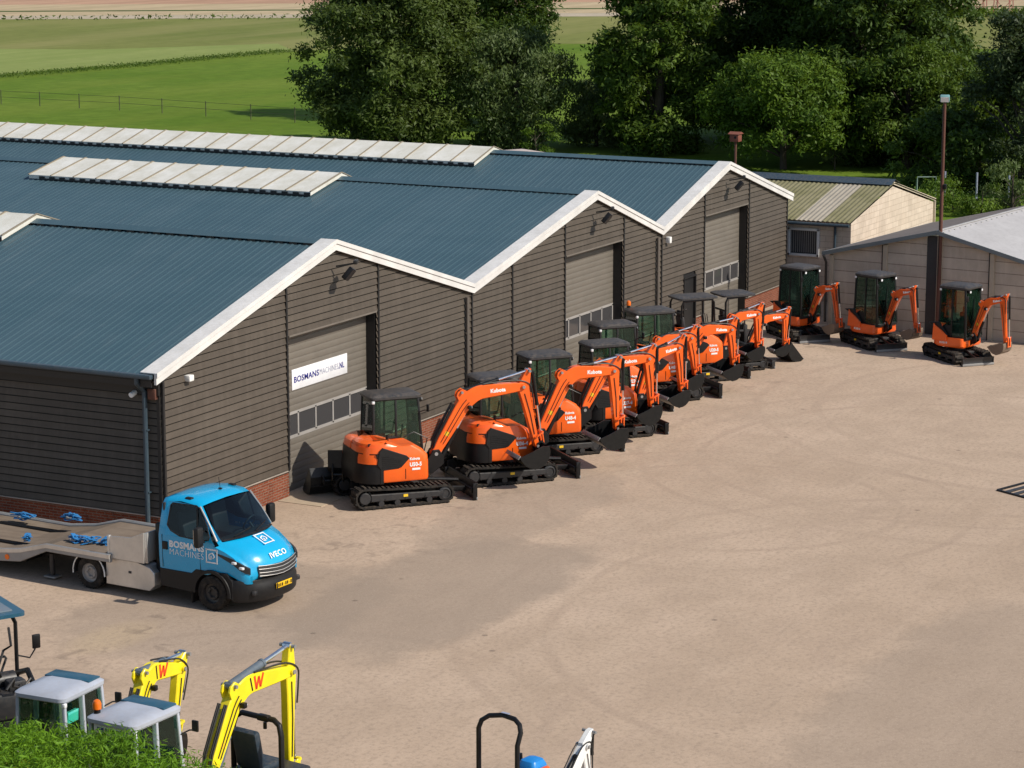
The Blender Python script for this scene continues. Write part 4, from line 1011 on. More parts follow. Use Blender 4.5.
excavator('orange excavator with grey roofed cab against the middle roller door jamb', MID, 'mid', (17.99, -2.69), H, dict(foot=(.94, .92), bend=(1.35, 2.02), end=(2.27, 1.92), top=(2.42, 2.24), tip=(2.44, .85)), bw=.80, k=.85, text='U27-4')
excavator('orange excavator with an amber beacon on its cab roof', BIG, 'bigb', (20.22, -2.86), H, dict(foot=(.95, .98), bend=(1.50, 1.98), end=(2.42, 1.82), top=(2.58, 2.14), tip=(2.52, .78)), bw=1.0, k=.88, text='U48-4', beacon=True)
excavator('orange mini excavator with open canopy on four posts instead of a cab', MID, 'can', (23.48, -2.81), H, dict(foot=(.90, .85), bend=(1.22, 1.86), end=(1.99, 1.82), top=(2.14, 2.12), tip=(2.02, .79)), bw=.70, k=.82, text='U20-5', top='canopy')
excavator('small orange excavator with a two post canopy at the far end of the row', SML, 'rops', (25.31, -3.19), H, dict(foot=(.62, .72), bend=(1.0, 1.55), end=(1.81, 1.52), top=(1.94, 1.76), tip=(1.80, .60)), kind='small', bw=.5, k=.68, W=.15, text='U10-5', top='roll_bar')
SB = dict(foot=(.56, .80), bend=(.93, 1.90), end=(1.52, 1.92), top=(1.64, 2.10), tip=(1.74, .72))
excavator('orange mini excavator nearest the warehouse corner, facing the camera beside the block shed', SML, 'sml', (31.47, -3.02), -132, dict(SB, bend=(.90, 1.78), end=(1.46, 1.76), top=(1.58, 1.94), tip=(1.68, .60)), 'small', 22, ORANGE2, 'KX019', .5, k=.68, W=.15, group=GRP2, bm=WORN)
excavator('middle one of the three orange excavators by the concrete panel shed', SML, 'sml', (31.09, -5.73), -132, SB, 'small', 20, ORANGE2, 'KX016', .5, k=.68, W=.15, group=GRP2, bm=WORN)
excavator('orange excavator right of the rusty pole, with its dozer blade lowered', SML, 'sml', (29.94, -8.87), -132, dict(SB, foot=(.56, .84), bend=(.90, 1.98), end=(1.50, 2.02), top=(1.66, 2.20), tip=(1.66, .66)), 'small', 28, ORANGE, 'KX019', .5, k=.70, W=.15, group=GRP2, bm=WORN)

# yellow machines by the hedge
def wdecal(boom, s1, pts, off, W):
    c0, c1 = pts[-6], pts[-2]; dd = (c1 - c0).normalized(); up = Vector((-dd.y, dd.x)); p0 = s1 - dd * .10
    for j, (dx, mt) in enumerate(((-.0, 1), (.085, 0))):
        for s in (-1, 1):
            y = off + s * (W / 2 + .002); g = G()
            for a, b in (((0, .11), (.06, -.10)), ((.06, -.10), (.11, .09)), ((.11, .09), (.16, -.08)), ((.16, -.08), (.22, .13))) if j else (((-.02, .10), (.05, -.11)),):
                A_ = p0 + dd * (a[0] + dx) + up * a[1]; B_ = p0 + dd * (b[0] + dx) + up * b[1]
                g.bar((A_.x, y, A_.y), (B_.x, y, B_.y), .004, .045, 0, mt, up=(0, 1, 0)) if 0 else g.bar((A_.x, y, A_.y), (B_.x, y, B_.y), .045 if j else .03, .004, 0, 0, up=(0, 1, 0))
            part('letter_decal', g, BLACK if mt else REDM, boom)
YEL = dict(BIG, cab=(-.56, .44, -.06, .86, .98, 1.48, 2.42))
GY = 'yellow excavators with pale cabs behind the hedge'
y1_ = excavator('yellow excavator with pale cab and the taller boom, nearest the hedge end', YEL, 'yel', (-15.75, -10.90), -4, dict(foot=(1.15, 1.25), bend=(1.80, 2.52), end=(3.15, 2.30), top=(3.17, 2.70), tip=(3.12, .58)), pm=YELLOW, cabm=CABW, roofm=CABW, hatch=BLUEROOF, group=GY, word=None, text='ET35', beacon=True, decal=wdecal, W=.18, k=.9, bw=.6)
y2_ = excavator('yellow excavator with pale cab and half hidden boom, further left behind the hedge', YEL, 'yel2', (-15.20, -9.18), 2, dict(foot=(1.10, 1.2), bend=(1.62, 2.36), end=(2.58, 2.06), top=(2.72, 2.26), tip=(2.30, 1.0)), pm=YELLOW, cabm=CABW, roofm=CABW, hatch=BLUEROOF, group=GY, word=None, text='ET24', decal=wdecal, W=.18, k=.85, bw=.5)
for o_, kind_ in ((y1_, 0), (y2_, 1)):
    cb = [c for c in o_.children if c.name.startswith('cab')][0]; x0, x1, y0, y1, zf, zb, zt = YEL['cab']
    if kind_: part('paper_notice', G().box((x0 + .24, y0 + .045, 2.08), (.26, .006, .30), 0, 0, None, Matrix.Rotation(R(3), 4, 'X')), TEALG, cb)
    else:
        g = G(); g.box((x0 + .015, (y0 + y1) / 2, zt - .09), (.02, .66, .12), .004)
        for i in range(9): g.box((x0 + .003, y0 + .17 + i * .066, zt - .09), (.004, .036 + .012 * (i % 3), .06), 0, 1)
        part('sticker', g, [WHITE, NAVY], cb)

# ------------------------------------------------------------------ flatbed truck and its trailer
TH = math.atan2(-.997, -.073); TO = (-2.84, -3.85)
def belt_y(z): return .962 - max(0, (z - 1.42)) / .63 * .155
STN = [  # x, bottom, belt, top, half width at belt
    (-1.34, .70, 1.42, 2.10, .945), (-1.30, .70, 1.42, 2.15, .962), (-1.17, .70, 1.42, 2.17, .962), (-.85, .70, 1.42, 2.205, .962), (-.45, .70, 1.42, 2.165, .962), (-.33, .70, 1.42, 2.10, .962),
    (.02, .72, 1.42, 1.775, .962), (.38, .80, 1.32, 1.43, .955), (.60, .80, 1.25, 1.345, .935), (.78, .72, 1.14, 1.245, .895), (.91, .64, 1.02, 1.135, .885), (1.0, .62, .88, 1.0, .84), (1.035, .62, .78, .87, .78)]
def stn_half(s):
    x, zb, zl, zt, w = s
    wt = (belt_y(zt - .09) if x < .1 else w - .07) - (.962 - w)
    return [(w - .025, zb), (w, zb + (zl - zb) * .35), (w + .004, zl - .08 if zl - .08 > zb else zl), (w, zl), ((w + wt) / 2 + .004, (zl + zt - .09) / 2), (wt, zt - .09 if zt - .09 > zl else (zl + zt) / 2), (wt - .055, zt - .022), (wt * .55, zt), (0, zt + .014)]
def DX(x, y):
    t = max(0, min(1, (x + .45) / 1.0)); return x - .30 * (min(1, abs(y) / .95) ** 2.1) * t * t * (3 - 2 * t)
def nose(g): g.v = [(DX(x, y), y, z) for x, y, z in g.v]; return g
truck = thing('flatbed_truck', 'bright blue cab truck with white lettering on its door, pulling a low loader', 'truck', (TO[0], TO[1], 0), TH)
g = G(); secs = []
for s in STN:
    hpts = stn_half(s); secs.append([(s[0], y, z) for y, z in hpts] + [(s[0], -y, z) for y, z in hpts[-2::-1]])
n_ = 17; vs_ = [p for q in secs for p in q]; fs_ = []
for i in range(len(secs) - 1):
    for j in range(n_):
        if 2 <= i <= 6 and j in (3, 4, 11, 12): continue          # door windows
        if i in (5, 6) and j in (6, 7, 8, 9): continue            # windscreen
        a, b = i * n_ + j, i * n_ + (j + 1) % n_; fs_.append((a, b, b + n_, a + n_))
fs_ += [tuple(range(n_)), tuple((len(secs) - 1) * n_ + j for j in range(n_))]
g.add(vs_, fs_); body = part('cab_body', nose(g), BLUE, truck, ang=50)
g = G(); g.box((-.42, 0, .95), (1.78, 1.84, .40), .02); g.box((-1.27, 0, 1.5), (.06, 1.7, 1.1), .02); g.box((.20, 0, 1.25), (.42, 1.76, .34), .08)
for s in (-1, 1): g.box((-.62, s * .48, 1.22), (.52, .5, .18), .05); g.box((-.95, s * .48, 1.56), (.16, .5, .62), .05, rot=Matrix.Rotation(R(-12), 4, 'Y')); g.box((-1.02, s * .48, 1.92), (.10, .26, .18), .04)
g.tube([(-.10 + .10 * math.sin(a), .48 + .19 * math.cos(a), 1.50 + .16 * math.sin(a)) for a in [2 * PI * i / 16 for i in range(16)]], .018, 6, closed=True); g.cyl((.05, .48, 1.36), (-.10, .48, 1.50), .03, n=8)
part('cab_interior', nose(g), SEATM, truck)
# lower body with wheel arches
def skirt():
    g = G(); arch = [(.43 * math.cos(a), 36e-2 + .43 * math.sin(a)) for a in [PI * i / 12 for i in range(13)]]
    poly = [(-1.33, .34), (-.55, .30), (-.43, .36)] + arch[::-1][1:-1] + [(.43, .36), (.46, .28), (.52, .28)]
    top = [(.52, .66), (.36, .81), (-.40, .81), (-.52, .705), (-1.33, .705)]
    g.prism(poly + top, -.955, .955, .012)
    secs = [rrect(.50, 1.0, -.94, .94, .04, .36, .36, .04, z) for z in ()]
    for z, i in ((.24, .06), (.29, .02), (.44, 0), (.56, .005), (.60, .03), (.665, .04), (.685, .07)):
        q = []
        for k in range(25):
            y = -1 + 2 * k / 24; y = math.sin(y * PI / 2); q.append((.50 + (.565 - i) * max(0, 1 - abs(y) ** 2.6) ** .62, y * (.955 - i * .4), z))
        secs.append(q + [(.48, .9, z), (.48, -.9, z)])
    g.loft(secs); return g
part('lower_body', skirt(), PLASTIC, truck)
for s in (-1, 1):
    g = G(); pr = []
    for i in range(17):
        a = PI * i / 16 * 1.06 - .1; c, d = math.cos(a), math.sin(a); pr.append([(.41 * c, s * .945, .36 + .41 * d), (.48 * c, s * .945, .36 + .48 * d), (.47 * c, s * .985, .36 + .47 * d), (.41 * c, s * .985, .36 + .41 * d)])
    g.loft(pr); part('wheel_arch', g, PLASTIC, truck)
    g = G(); g.box((-.53, s * .84, .26), (.03, .20, .36), .01); part('mud_flap', g, PLASTIC, truck)
def wheel(x, y, r, w, rimr):
    s = 1 if y > 0 else -1
    g = G(); g.lathe([(rimr, -w / 2), (r - .03, -w / 2), (r, -w / 2 + .03), (r, w / 2 - .03), (r - .03, w / 2), (rimr, w / 2)], (x, y, r), 32)
    for i in range(36): a = 2 * PI * i / 36; g.box((x + (r + .002) * math.cos(a), y, r + (r + .002) * math.sin(a)), (.012, w * .8, .02), 0, 0, None, Matrix.Rotation(-a, 4, 'Y'))
    o = part('wheel', g, TYRE, truck)
    g = G(); q = s * w / 2
    g.lathe([(0, q * .35), (rimr * .35, q * .38), (rimr * .42, q * .72), (rimr * .62, q * .72), (rimr * .72, q * .40), (rimr * .93, q * .5), (rimr, q * .96), (rimr, -q * .9), (0, -q * .9)], (x, y, r), 28)
    for i in range(6): a = 2 * PI * i / 6; g.cyl((x + rimr * .52 * math.cos(a), y + q * .72, r + rimr * .52 * math.sin(a)), (x + rimr * .52 * math.cos(a), y + q * .84, r + rimr * .52 * math.sin(a)), .018, n=6)
    part('rim', g, GREYST if x < -1 else DARK, o)
for s in (-1, 1): wheel(0, s * .865, .355, .225, .205); wheel(-3.16, s * .90, .345, .20, .20); 
# glazing
g = G(); a = []; b_ = []
def ws_row(x, z, k):
    wt = belt_y(z - .09) ; return [(x + .01, -(wt - .075), z - .012), (x + .014, -wt * .55, z + .010), (x + .016, 0, z + .024), (x + .014, wt * .55, z + .010), (x + .01, wt - .075, z - .012)]
g.loft([ws_row(.355, 1.455, 0), ws_row(.02, 1.782, 0), ws_row(-.30, 2.078, 0)], closed=False)
part('windscreen', nose(g), WSCREEN, truck, ang=60)
g = G(); g.loft([[(.42, -.80, 1.428), (.44, -.45, 1.45), (.445, 0, 1.46), (.44, .45, 1.45), (.42, .80, 1.428)], [(.352, -.80, 1.452), (.36, -.45, 1.47), (.365, 0, 1.482), (.36, .45, 1.47), (.352, .80, 1.452)]], closed=False)
for s in (-1, 1): g.bar((.37, s * .3 - .25, 1.49), (.30, s * .3 + .25, 1.56), .02, .015)
part('wiper_cowl', nose(g), PLASTIC, truck)
for s in (-1, 1):
    W = [(-1.13, 1.62), (-1.10, 2.02), (-1.06, 2.06), (-.46, 2.075), (-.36, 2.03), (-.02, 1.70), (.16, 1.50), (.14, 1.45), (-.30, 1.42), (-.78, 1.44), (-1.02, 1.52)]
    g = G(); n = len(W); g.add([(x, s * (belt_y(z) + .006), z) for x, z in W] + [(-.5, s * (belt_y(1.7) + .006), 1.7)], [(i, (i + 1) % n, n) for i in range(n)])
    o = part('side_window', nose(g), WSCREEN, truck, smooth=False)
    Wo = [(-1.175, 1.62), (-1.175, 2.075), (-1.06, 2.095), (-.46, 2.08), (-.33, 2.015), (.0, 1.71), (.25, 1.47), (.385, 1.335), (-.30, 1.415), (-.78, 1.415), (-1.175, 1.415)]
    g = G(); g.add([(x, s * (belt_y(z) + .002), z) for x, z in W] + [(x, s * (belt_y(z) + .001 if x < .1 else .957), z) for x, z in Wo], [(i, (i + 1) % n, (i + 1) % n + n, i + n) for i in range(n)])
    part('door_frame', nose(g), BLUE, truck, smooth=False)
    g = G(); P = [(x, s * (belt_y(z) + .008), z) for x, z in W]; g.tube(P, .014, 6, closed=True); g.bar((-.42, s * (belt_y(2.05) + .01), 2.05), (-.33, s * (belt_y(1.45) + .01), 1.45), .03, .03)
    part('window_seal', nose(g), PLASTIC, o)
    g = G(); g.tube([(-.345, s * .825, 2.07), (.02, s * .872, 1.745), (.36, s * .905, 1.43)], .018, 6); part('pillar_trim', nose(g), GREYST, truck)
    g = G(); g.box((-1.16, s * .972, 1.20), (.13, .03, .17), .012); part('door_handle', g, PLASTIC, truck)
    g = G(); g.bar((-.28, s * .955, .74), (-.28, s * .970, 1.42), .006, .010); part('door_gap', g, PLASTIC, truck); g = G(); g.bar((-1.24, s * .958, .74), (-1.24, s * .970, 1.42), .006, .010); part('door_gap', g, PLASTIC, truck)
    g = G(); g.bar((-.18, s * .93, 1.40), (-.14, s * 1.14, 1.45), .05, .06, .01); g.bar((-.18, s * .93, 1.62), (-.14, s * 1.14, 1.58), .03, .03, .01); g.box((-.12, s * 1.20, 1.55), (.14, .20, .42), .05)
    m = part('door_mirror', g, PLASTIC, truck); g = G(); g.box((-.188, s * 1.20, 1.56), (.006, .15, .30), .0); part('mirror_glass', g, TEALG if 0 else CHROME, m)
    # headlight wrapping the corner
    g = G(); H_ = [(.36, .972, 1.20, .02), (.58, .956, 1.14, .07), (.77, .920, 1.06, .11), (.91, .908, .98, .14), (1.0, .868, .92, .14), (1.045, .80, .88, .11)]
    g.loft([[(x + .012, s * (y - .01), z - h / 2), (x + .012, s * (y - .01), z + h / 2), (x - .04, s * (y - .05), z + h / 2 + .01), (x - .04, s * (y - .05), z - h / 2 - .01)] for x, y, z, h in H_])
    hl = part('headlight', nose(g), DARK, truck)
    g = G()
    for x, y, z in ((.80, .918, 1.045), (.95, .892, .955)): g.box((x + .02, s * (y + .0), z), (.09, .05, .055), .015)
    part('lens', nose(g), LAMPM, hl)
    g = G(); g.box((.85, s * .68, .43), (.10, .22, .10), .03, rot=-s * .6); g.cyl((.86, s * .68, .43), (.915, s * .655, .43), .05, n=14, mat=0); part('fog_light', g, DARK, truck)
    g = G()
    g.box((-.72, s * .70, 2.175), (.16, .10, .05), .02); part('roof_marker', g, PLASTIC, truck)
nx = lambda y, z: DX(1.046 - .22 * max(0, z - .78), y)
g = G(); g.loft([[(nx(y, .93) + .022, y, .935 + .05 * abs(y)), (nx(y, .72) + .022, y, .715 + .05 * abs(y)), (.90, y, .715), (.90, y, .93)] for y in (-.62, -.45, -.2, 0, .2, .45, .62)])
gr = part('grille', g, DARK, truck)
g = G()
for z in (.925, .86, .79, .725): g.tube([(nx(y, z) + .028, y, z + .05 * abs(y) + .05 * max(0, abs(y) - .3)) for y in (-.62, -.45, -.2, 0, .2, .45, .62)], .0075, 6)
part('grille_bar', g, STEEL, gr)
def plate(par, x, z):
    g = G(); g.box((x, 0, z), (.012, .52, .115), .004); p = part('number_plate', g, PLATEY, par); g = G()
    g.box((x + .008, -.235, z), (.003, .04, .11), 0)
    for i, w_ in enumerate((.05, .04, .05, .02, .05, .05, .02, .05)): g.box((x + .008, -.18 + i * .058, z), (.003, w_ * .75, .066 if w_ > .02 else .014), 0)
    part('plate_characters', g, BLACK, p)
plate(truck, 1.085, .50)
Mf = frame((.968, -.26, 1.055), (0, 1, 0), (-.55, 0, .83)); part('brand_lettering', text_geo('IVECO', .165, Mf, .002, .006, 1.08), LETTER, truck)
def logo(o, X, Y, s, par):
    g = G(); M = frame(o, X, Y); w = .018
    for c, d in (((0, s / 2 - w, 0), (s, w * 1.4, .004)), ((0, -s / 2 + w, 0), (s, w * 1.4, .004)), ((s / 2 - w, 0, 0), (w * 1.4, s, .004)), ((-s / 2 + w, 0, 0), (w * 1.4, s, .004))): g.box(c, d, 0, 0, M)
    for a, b in (((-.22, -.20), (-.22, .10)), ((-.22, .10), (.06, .22)), ((.06, .22), (.22, -.02)), ((.22, -.02), (.08, -.16)), ((-.22, -.20), (-.02, -.20)), ((-.05, -.2), (-.05, .02))):
        g.bar((a[0] * s, a[1] * s, 0), (b[0] * s, b[1] * s, 0), .05 * s + .008, .004, 0, 0, (0, 0, 1), M)
    part('logo', g, LETTER, par)
logo((.60, 0, 1.372), (0, 1, 0), (-.90, 0, .42), .34, truck)
for s in (-1, 1):
    y = s * .9685; X = (1, 0, 0) if s < 0 else (-1, 0, 0); x0 = -1.06 if s < 0 else .02
    part('door_lettering', text_geo('BOSMANS', .185, frame((x0, y, 1.19), X, (0, 0, 1)), .007, .003, 1.02), LETTER, truck)
    part('door_lettering', text_geo('MACHINES', .185, frame((x0, y, 1.03), X, (0, 0, 1)), -.003, .003, .94), LETTER, truck)
    logo((.02 if s < 0 else -1.04, y, 1.13), X, (0, 0, 1), .30, truck)
g = G(); g.tube([(-.62, .18, 2.20), (-.66, .18, 2.45)], .006, 5); g.box((-.62, .18, 2.215), (.08, .05, .03), .01); part('aerial', g, PLASTIC, truck)
# chassis behind the cab
g = G()
for s in (-1, 1): g.box((-2.65, s * .38, .50), (2.7, .09, .18), .01)
g.cyl((-3.16, -.85, .345), (-3.16, .85, .345), .06); g.box((-3.16, 0, .345), (.3, .3, .28), .06); g.box((-1.46, 0, 1.05), (.20, 1.60, 1.05), .03)
for z in (.7, .85, 1.0, 1.15, 1.3, 1.45): g.box((-1.57, 0, z), (.04, 1.5, .05), .01)
g.cyl((-2.95, 0, .60), (-2.95, 0, .74), .40, n=24)
part('chassis', g, BLACK, truck)
for s in (-1, 1):
    g = G(); g.prism([(-2.74, .17), (-1.60, .17), (-1.47, .30), (-1.47, .56), (-1.58, .66), (-1.9, .74), (-2.74, .74)], s * .80 - .17, s * .80 + .17, .012)
    o = part('tool_box', g, STEEL, truck)
    g = G()
    for i in range(14): g.box((-2.66 + i * .06, s * .80, .748), (.03, .30, .010), 0, 0, None, Matrix.Rotation(.6, 4, 'Z'))
    g.box((-2.1, s * .975, .50), (.07, .015, .05), .005, 1); part('tread_pattern', g, [STEEL, DARK], o)
    g = G(); pr = []
    for i in range(15):
        a = PI * i / 14 * 1.05 - .05; c, d = math.cos(a), math.sin(a); pr.append([(-3.16 + .41 * c, s * .80, .345 + .41 * d), (-3.16 + .43 * c, s * .80, .345 + .43 * d), (-3.16 + .43 * c, s * 1.02, .345 + .43 * d), (-3.16 + .41 * c, s * 1.02, .345 + .41 * d)])
    g.loft(pr); part('rear_mudguard', g, DARK, truck)
    g = G(); g.tube([(-3.16 + .425 * math.cos(a), s * 1.022, .345 + .425 * math.sin(a)) for a in [PI * i / 14 * 1.05 - .05 for i in range(15)]], .014, 6); part('mudguard_edge', g, WHITE, truck)
hd = Vector((math.cos(TH), math.sin(TH))); ct = Vector(TO) - hd * 6.0
def deck_mat():
    m, nt, nd, lk = nodes_of('worn_deck'); n1 = noise(nt, wpos(nt), 1.0, 6, .7); n2 = noise(nt, wpos(nt, (6, .5, 1), R(4)), 1.5, 4, .7)
    c = mixc(nt, ramp(nt, n1, [(.3, 0), (.7, 1)]), (.165, .125, .092), (.25, .20, .155)); c = mixc(nt, math_(nt, 'MULTIPLY', ramp(nt, n2, [(.45, 0), (.7, 1)]), .6), c, (.13, .10, .08))
    return finish(m, nt, c, .8, bump=n2, bstr=.2, spec=.2)
DECK = deck_mat()
trl = thing('low_loader_trailer', 'low loader trailer with worn brown deck and white side rail behind the blue cab', 'trailer', (ct.x, ct.y, 0), TH)
X0 = 6.0; top = [(-1.72, .80), (-4.22, .80), (-4.95, .60), (-5.7, .50), (-12.2, .50)]
g = G()
for (a, za), (b, zb) in zip(top, top[1:]): g.add([(a + X0, -1.03, za), (b + X0, -1.03, zb), (b + X0, 1.27, zb), (a + X0, 1.27, za)], [(0, 1, 2, 3)])
part('deck', g, DECK, trl, smooth=False)
for s in (-1, 1):
    g = G(); P = top[1:]
    g.prism([(x + X0, z + .035) for x, z in [(-2.5, .80)] + P] + [(x + X0, z - d) for (x, z), d in zip((P + [])[::-1], (.20, .22, .24, .12))] + [(-2.5 + X0, .68)], s * 1.20 + .12 - .05, s * 1.20 + .12 + .05, .012)
    sb = part('side_beam', g, GREYST, trl)
    g = G(); P2 = [(-2.5, .80)] + P; g.prism([(x + X0, z + .05) for x, z in P2] + [(x + X0, z - .045) for x, z in P2[::-1]], s * 1.225 + .12 - .035, s * 1.225 + .12 + .035, .008); part('side_rail', g, STEEL, sb)
    g = G(); g.prism([(x + X0, z) for x, z in ((-1.66, .76), (-2.58, .76), (-2.58, 1.22), (-2.0, 1.26), (-1.66, 1.40))], s * 1.15 + .12 - .02, s * 1.15 + .12 + .02, .005); g.box((-2.58 + X0, s * 1.15 + .12, .99), (.06, .07, .50), .01)
    part('side_wall', g, STEEL, trl)
    g = G(); g.cyl((-4.35 + X0, s * .80, .55), (-4.35 + X0, s * .80, .13), .06); g.cyl((-4.35 + X0, s * .80, .35), (-4.35 + X0, s * .80, .08), .045); g.box((-4.35 + X0, s * .80, .06), (.30, .24, .04), .01, 1); part('landing_leg', g, [DARK, GREYST], trl)
    for x in (-10.2, -11.0):
        g = G(); g.lathe([(0, -.1), (.17, -.1), (.19, -.11), (.31, -.11), (.335, -.08), (.335, .08), (.31, .11), (.19, .11), (.17, .1), (0, .1)], (x + X0, s * .92, .335), 24); part('wheel', g, TYRE, trl)
g = G(); g.box((-1.66 + X0, .12, 1.08), (.04, 2.28, .62), .006)
for y in (-.97, 0, .97): g.box((-1.63 + X0, y, 1.08), (.05, .06, .64), .01)
part('bulkhead', g, STEEL, trl)
g = G()
for s in (-1, 1):
    g.prism([(x + X0, z) for x, z in ((-1.75, .78), (-4.25, .78), (-5.0, .56), (-12.1, .46), (-12.1, .28), (-5.5, .24), (-4.6, .40), (-3.9, .60), (-1.75, .64))], s * .6 + .06, s * .6 + .18, .01)
for x in (-4.9, -6.2, -7.4, -8.6, -9.8, -11): g.box((x + X0, .12, .40), (.08, 2.3, .10), .01)
part('chassis', g, BLACK, trl)
g = G()
for x in (-5.3, -7.0): g.cyl((x + X0, -1.145, .42), (x + X0, -1.10, .42), .06, n=10)
g.box((-4.75 + X0, -1.07, .58), (.10, .04, .10), .01)
part('side_marker', g, AMBER, trl)
def strap_heap(x, y, z, s, label, rz, sx=1.0):
    rnd = random.Random(int(abs(x * 1000 + y * 77))); g = G()
    for k in range(6):
        pts = []; ph = rnd.random() * 6; r0 = s * (.35 + .65 * rnd.random())
        for i in range(14): a = ph + i * .55; rr = r0 * (.6 + .4 * math.sin(i * 1.3 + k)); pts.append((rr * math.cos(a) * 1.3 * sx, rr * math.sin(a) * .7, .03 + .035 * k * .6 + .03 * math.sin(i + k)))
        for a, b in zip(pts, pts[1:]): g.bar(a, b, .05, .012, 0)
    t = thing('strap_heap', label, 'strap', (x, y, z), rz, 'blue lashing straps lying on the trailer deck'); part('webbing', g, STRAPM, t, smooth=False)
    g = G(); g.box((.10 * s, .05, .05), (.16, .06, .05), .01); g.bar((0, .05, .06), (.24 * s, .12, .10), .03, .02); part('ratchet', g, GREYST, t)
strap_heap(-2.92, 1.50, .605, .21, 'large blue strap heap on the near side of the sloping trailer deck', .8)
strap_heap(-3.12, .08, .80, .19, 'blue strap heap by the near rail above the truck rear wheel, leftmost of three', 1.4)
strap_heap(-3.10, -.28, .80, .19, 'blue strap heap by the near rail, middle one of three', 2.2)
strap_heap(-2.98, -.62, .80, .18, 'pale end of blue strap rising beside the steel side wall of the trailer', .2)
strap_heap(-1.42, 2.77, .60, .17, 'blue and white strap on the far side of the trailer deck, furthest from the cab', 1.6, 1.6)
strap_heap(-1.62, 1.31, .80, .15, 'blue and white strap on the far side of the trailer deck, nearest the cab', 1.5, 1.6)

# ------------------------------------------------------------------ sheds, pole, nest box
def block_mat(name, c1, c2, mort, bw, bh, ms, rough=.9, rot=None):
    m, nt, nd, lk = nodes_of(name); t = coords(nt, 'Object'); s = nt.nodes.new('ShaderNodeSeparateXYZ'); lk.new(t, s.inputs[0])
    k = nt.nodes.new('ShaderNodeCombineXYZ'); lk.new(math_(nt, 'ADD', s.outputs[0], s.outputs[1]), k.inputs[0]); lk.new(s.outputs[2], k.inputs[1])
    b = nt.nodes.new('ShaderNodeTexBrick'); lk.new(k.outputs[0], b.inputs['Vector']); b.inputs['Scale'].default_value = 1
    b.inputs['Brick Width'].default_value = bw; b.inputs['Row Height'].default_value = bh; b.inputs['Mortar Size'].default_value = ms
    for q, c in (('Color1', c1), ('Color2', c2), ('Mortar', mort)): b.inputs[q].default_value = (*c, 1)
    n1 = noise(nt, wpos(nt), 1.2, 6, .7); n2 = noise(nt, wpos(nt, (2, 2, .4)), 2.0, 4, .7)
    c = mixc(nt, math_(nt, 'MULTIPLY', ramp(nt, n1, [(.35, 1), (.65, 0)]), .35), b.outputs['Color'], tuple(x * .55 for x in c1)); c = mixc(nt, math_(nt, 'MULTIPLY', ramp(nt, n2, [(.5, 0), (.75, 1)]), .3), c, tuple(min(1, x * 1.3) for x in c2))
    return finish(m, nt, c, rough, bump=b.outputs['Fac'], bstr=-.5, bdist=.012, spec=.1)
BLOCKW = block_mat('cream_block', (.60, .50, .40), (.68, .575, .47), (.44, .35, .27), .62, .21, .010)
PANELC = block_mat('concrete_panel', (.46, .395, .325), (.54, .47, .39), (.24, .20, .165), 60.0, .37, .014)
def corr_mat():
    m, nt, nd, lk = nodes_of('mossy_fibre_sheet'); n1 = noise(nt, wpos(nt), 1.0, 6, .7); n2 = noise(nt, wpos(nt, (.5, 3, .5)), 2, 4, .7)
    c = mixc(nt, ramp(nt, n1, [(.3, 0), (.7, 1)]), (.155, .150, .075), (.235, .215, .13)); c = mixc(nt, math_(nt, 'MULTIPLY', ramp(nt, n2, [(.45, 0), (.7, 1)]), .35), c, (.30, .27, .19))
    return finish(m, nt, c, .9, spec=.1)
MOSSY = corr_mat(); CORRW = paint('white_rooflight_sheet', (.36, .325, .26), .6, amount=.4)
shed = thing('block_shed', 'cream block shed with mossy corrugated roof and a slatted window', 'shed', (39, -2.13, 0))
g = G(); w2, ln = 9.5, 14
g.add([(0, 0, 0), (w2, 0, 0), (w2, 0, 2.55), (4.5, 0, 3.66), (0, 0, 2.80)], [(0, 1, 2, 3, 4)]); g.add([(0, ln, 0), (w2, ln, 0), (w2, ln, 2.55), (4.5, ln, 3.66), (0, ln, 2.80)], [(0, 1, 2, 3, 4)]); g.add([(w2, 0, 0), (w2, ln, 0), (w2, ln, 2.55), (w2, 0, 2.55)], [(0, 1, 2, 3)])
def wallw(x, y0, y1, z0, z1, a, b, c, d):
    for p, q, r, s in ((y0, a, z0, z1), (b, y1, z0, z1), (a, b, z0, c), (a, b, d, z1)): g.add([(x, p, r), (x, q, r), (x, q, s), (x, p, s)], [(0, 1, 2, 3)])
wallw(0, 0, ln, 0, 2.80, 1.22, 2.28, 1.62, 2.46)
part('wall', g, BLOCKW, shed, smooth=False)
g = G()
for y in (1.20, 2.30): g.box((-.02, y, 2.04), (.10, .09, 1.0), .01)
for z in (1.58, 2.50): g.box((-.02, 1.75, z), (.10, 1.19, .09), .01)
o = part('window', g, WHITE, shed)
g = G(); g.box((.06, 1.75, 2.04), (.02, 1.06, .88)); part('pane', g, PANEW, o, smooth=False)
g = G()
for i in range(13): g.bar((.035, 1.27 + i * .08, 1.66), (.035, 1.27 + i * .08, 2.44), .035, .012)
part('slat', g, paint('grey_slat', (.20, .19, .18), .5), o, smooth=False)
def corrugated(x0, z0, x1, z1, y0, y1, name, par, mt, band=None):
    n = int((y1 - y0) / .022); g = G(); vs = []; nn = Vector((-(z1 - z0), 0, x1 - x0)).normalized(); nn = nn if nn.z > 0 else -nn
    for i in range(n + 1):
        y = y0 + (y1 - y0) * i / n; h = .012 * math.sin(2 * PI * y / .177); vs += [Vector((x0, y, z0)) + nn * h, Vector((x1, y, z1)) + nn * h]
    fs = [(2 * i, 2 * i + 2, 2 * i + 3, 2 * i + 1) for i in range(n)]; g.add(vs, fs)
    if band: g.m = [1 if band[0] < y0 + (y1 - y0) * (i + .5) / n < band[1] else 0 for i in range(n)]
    return part(name, g, mt, par, ang=180)
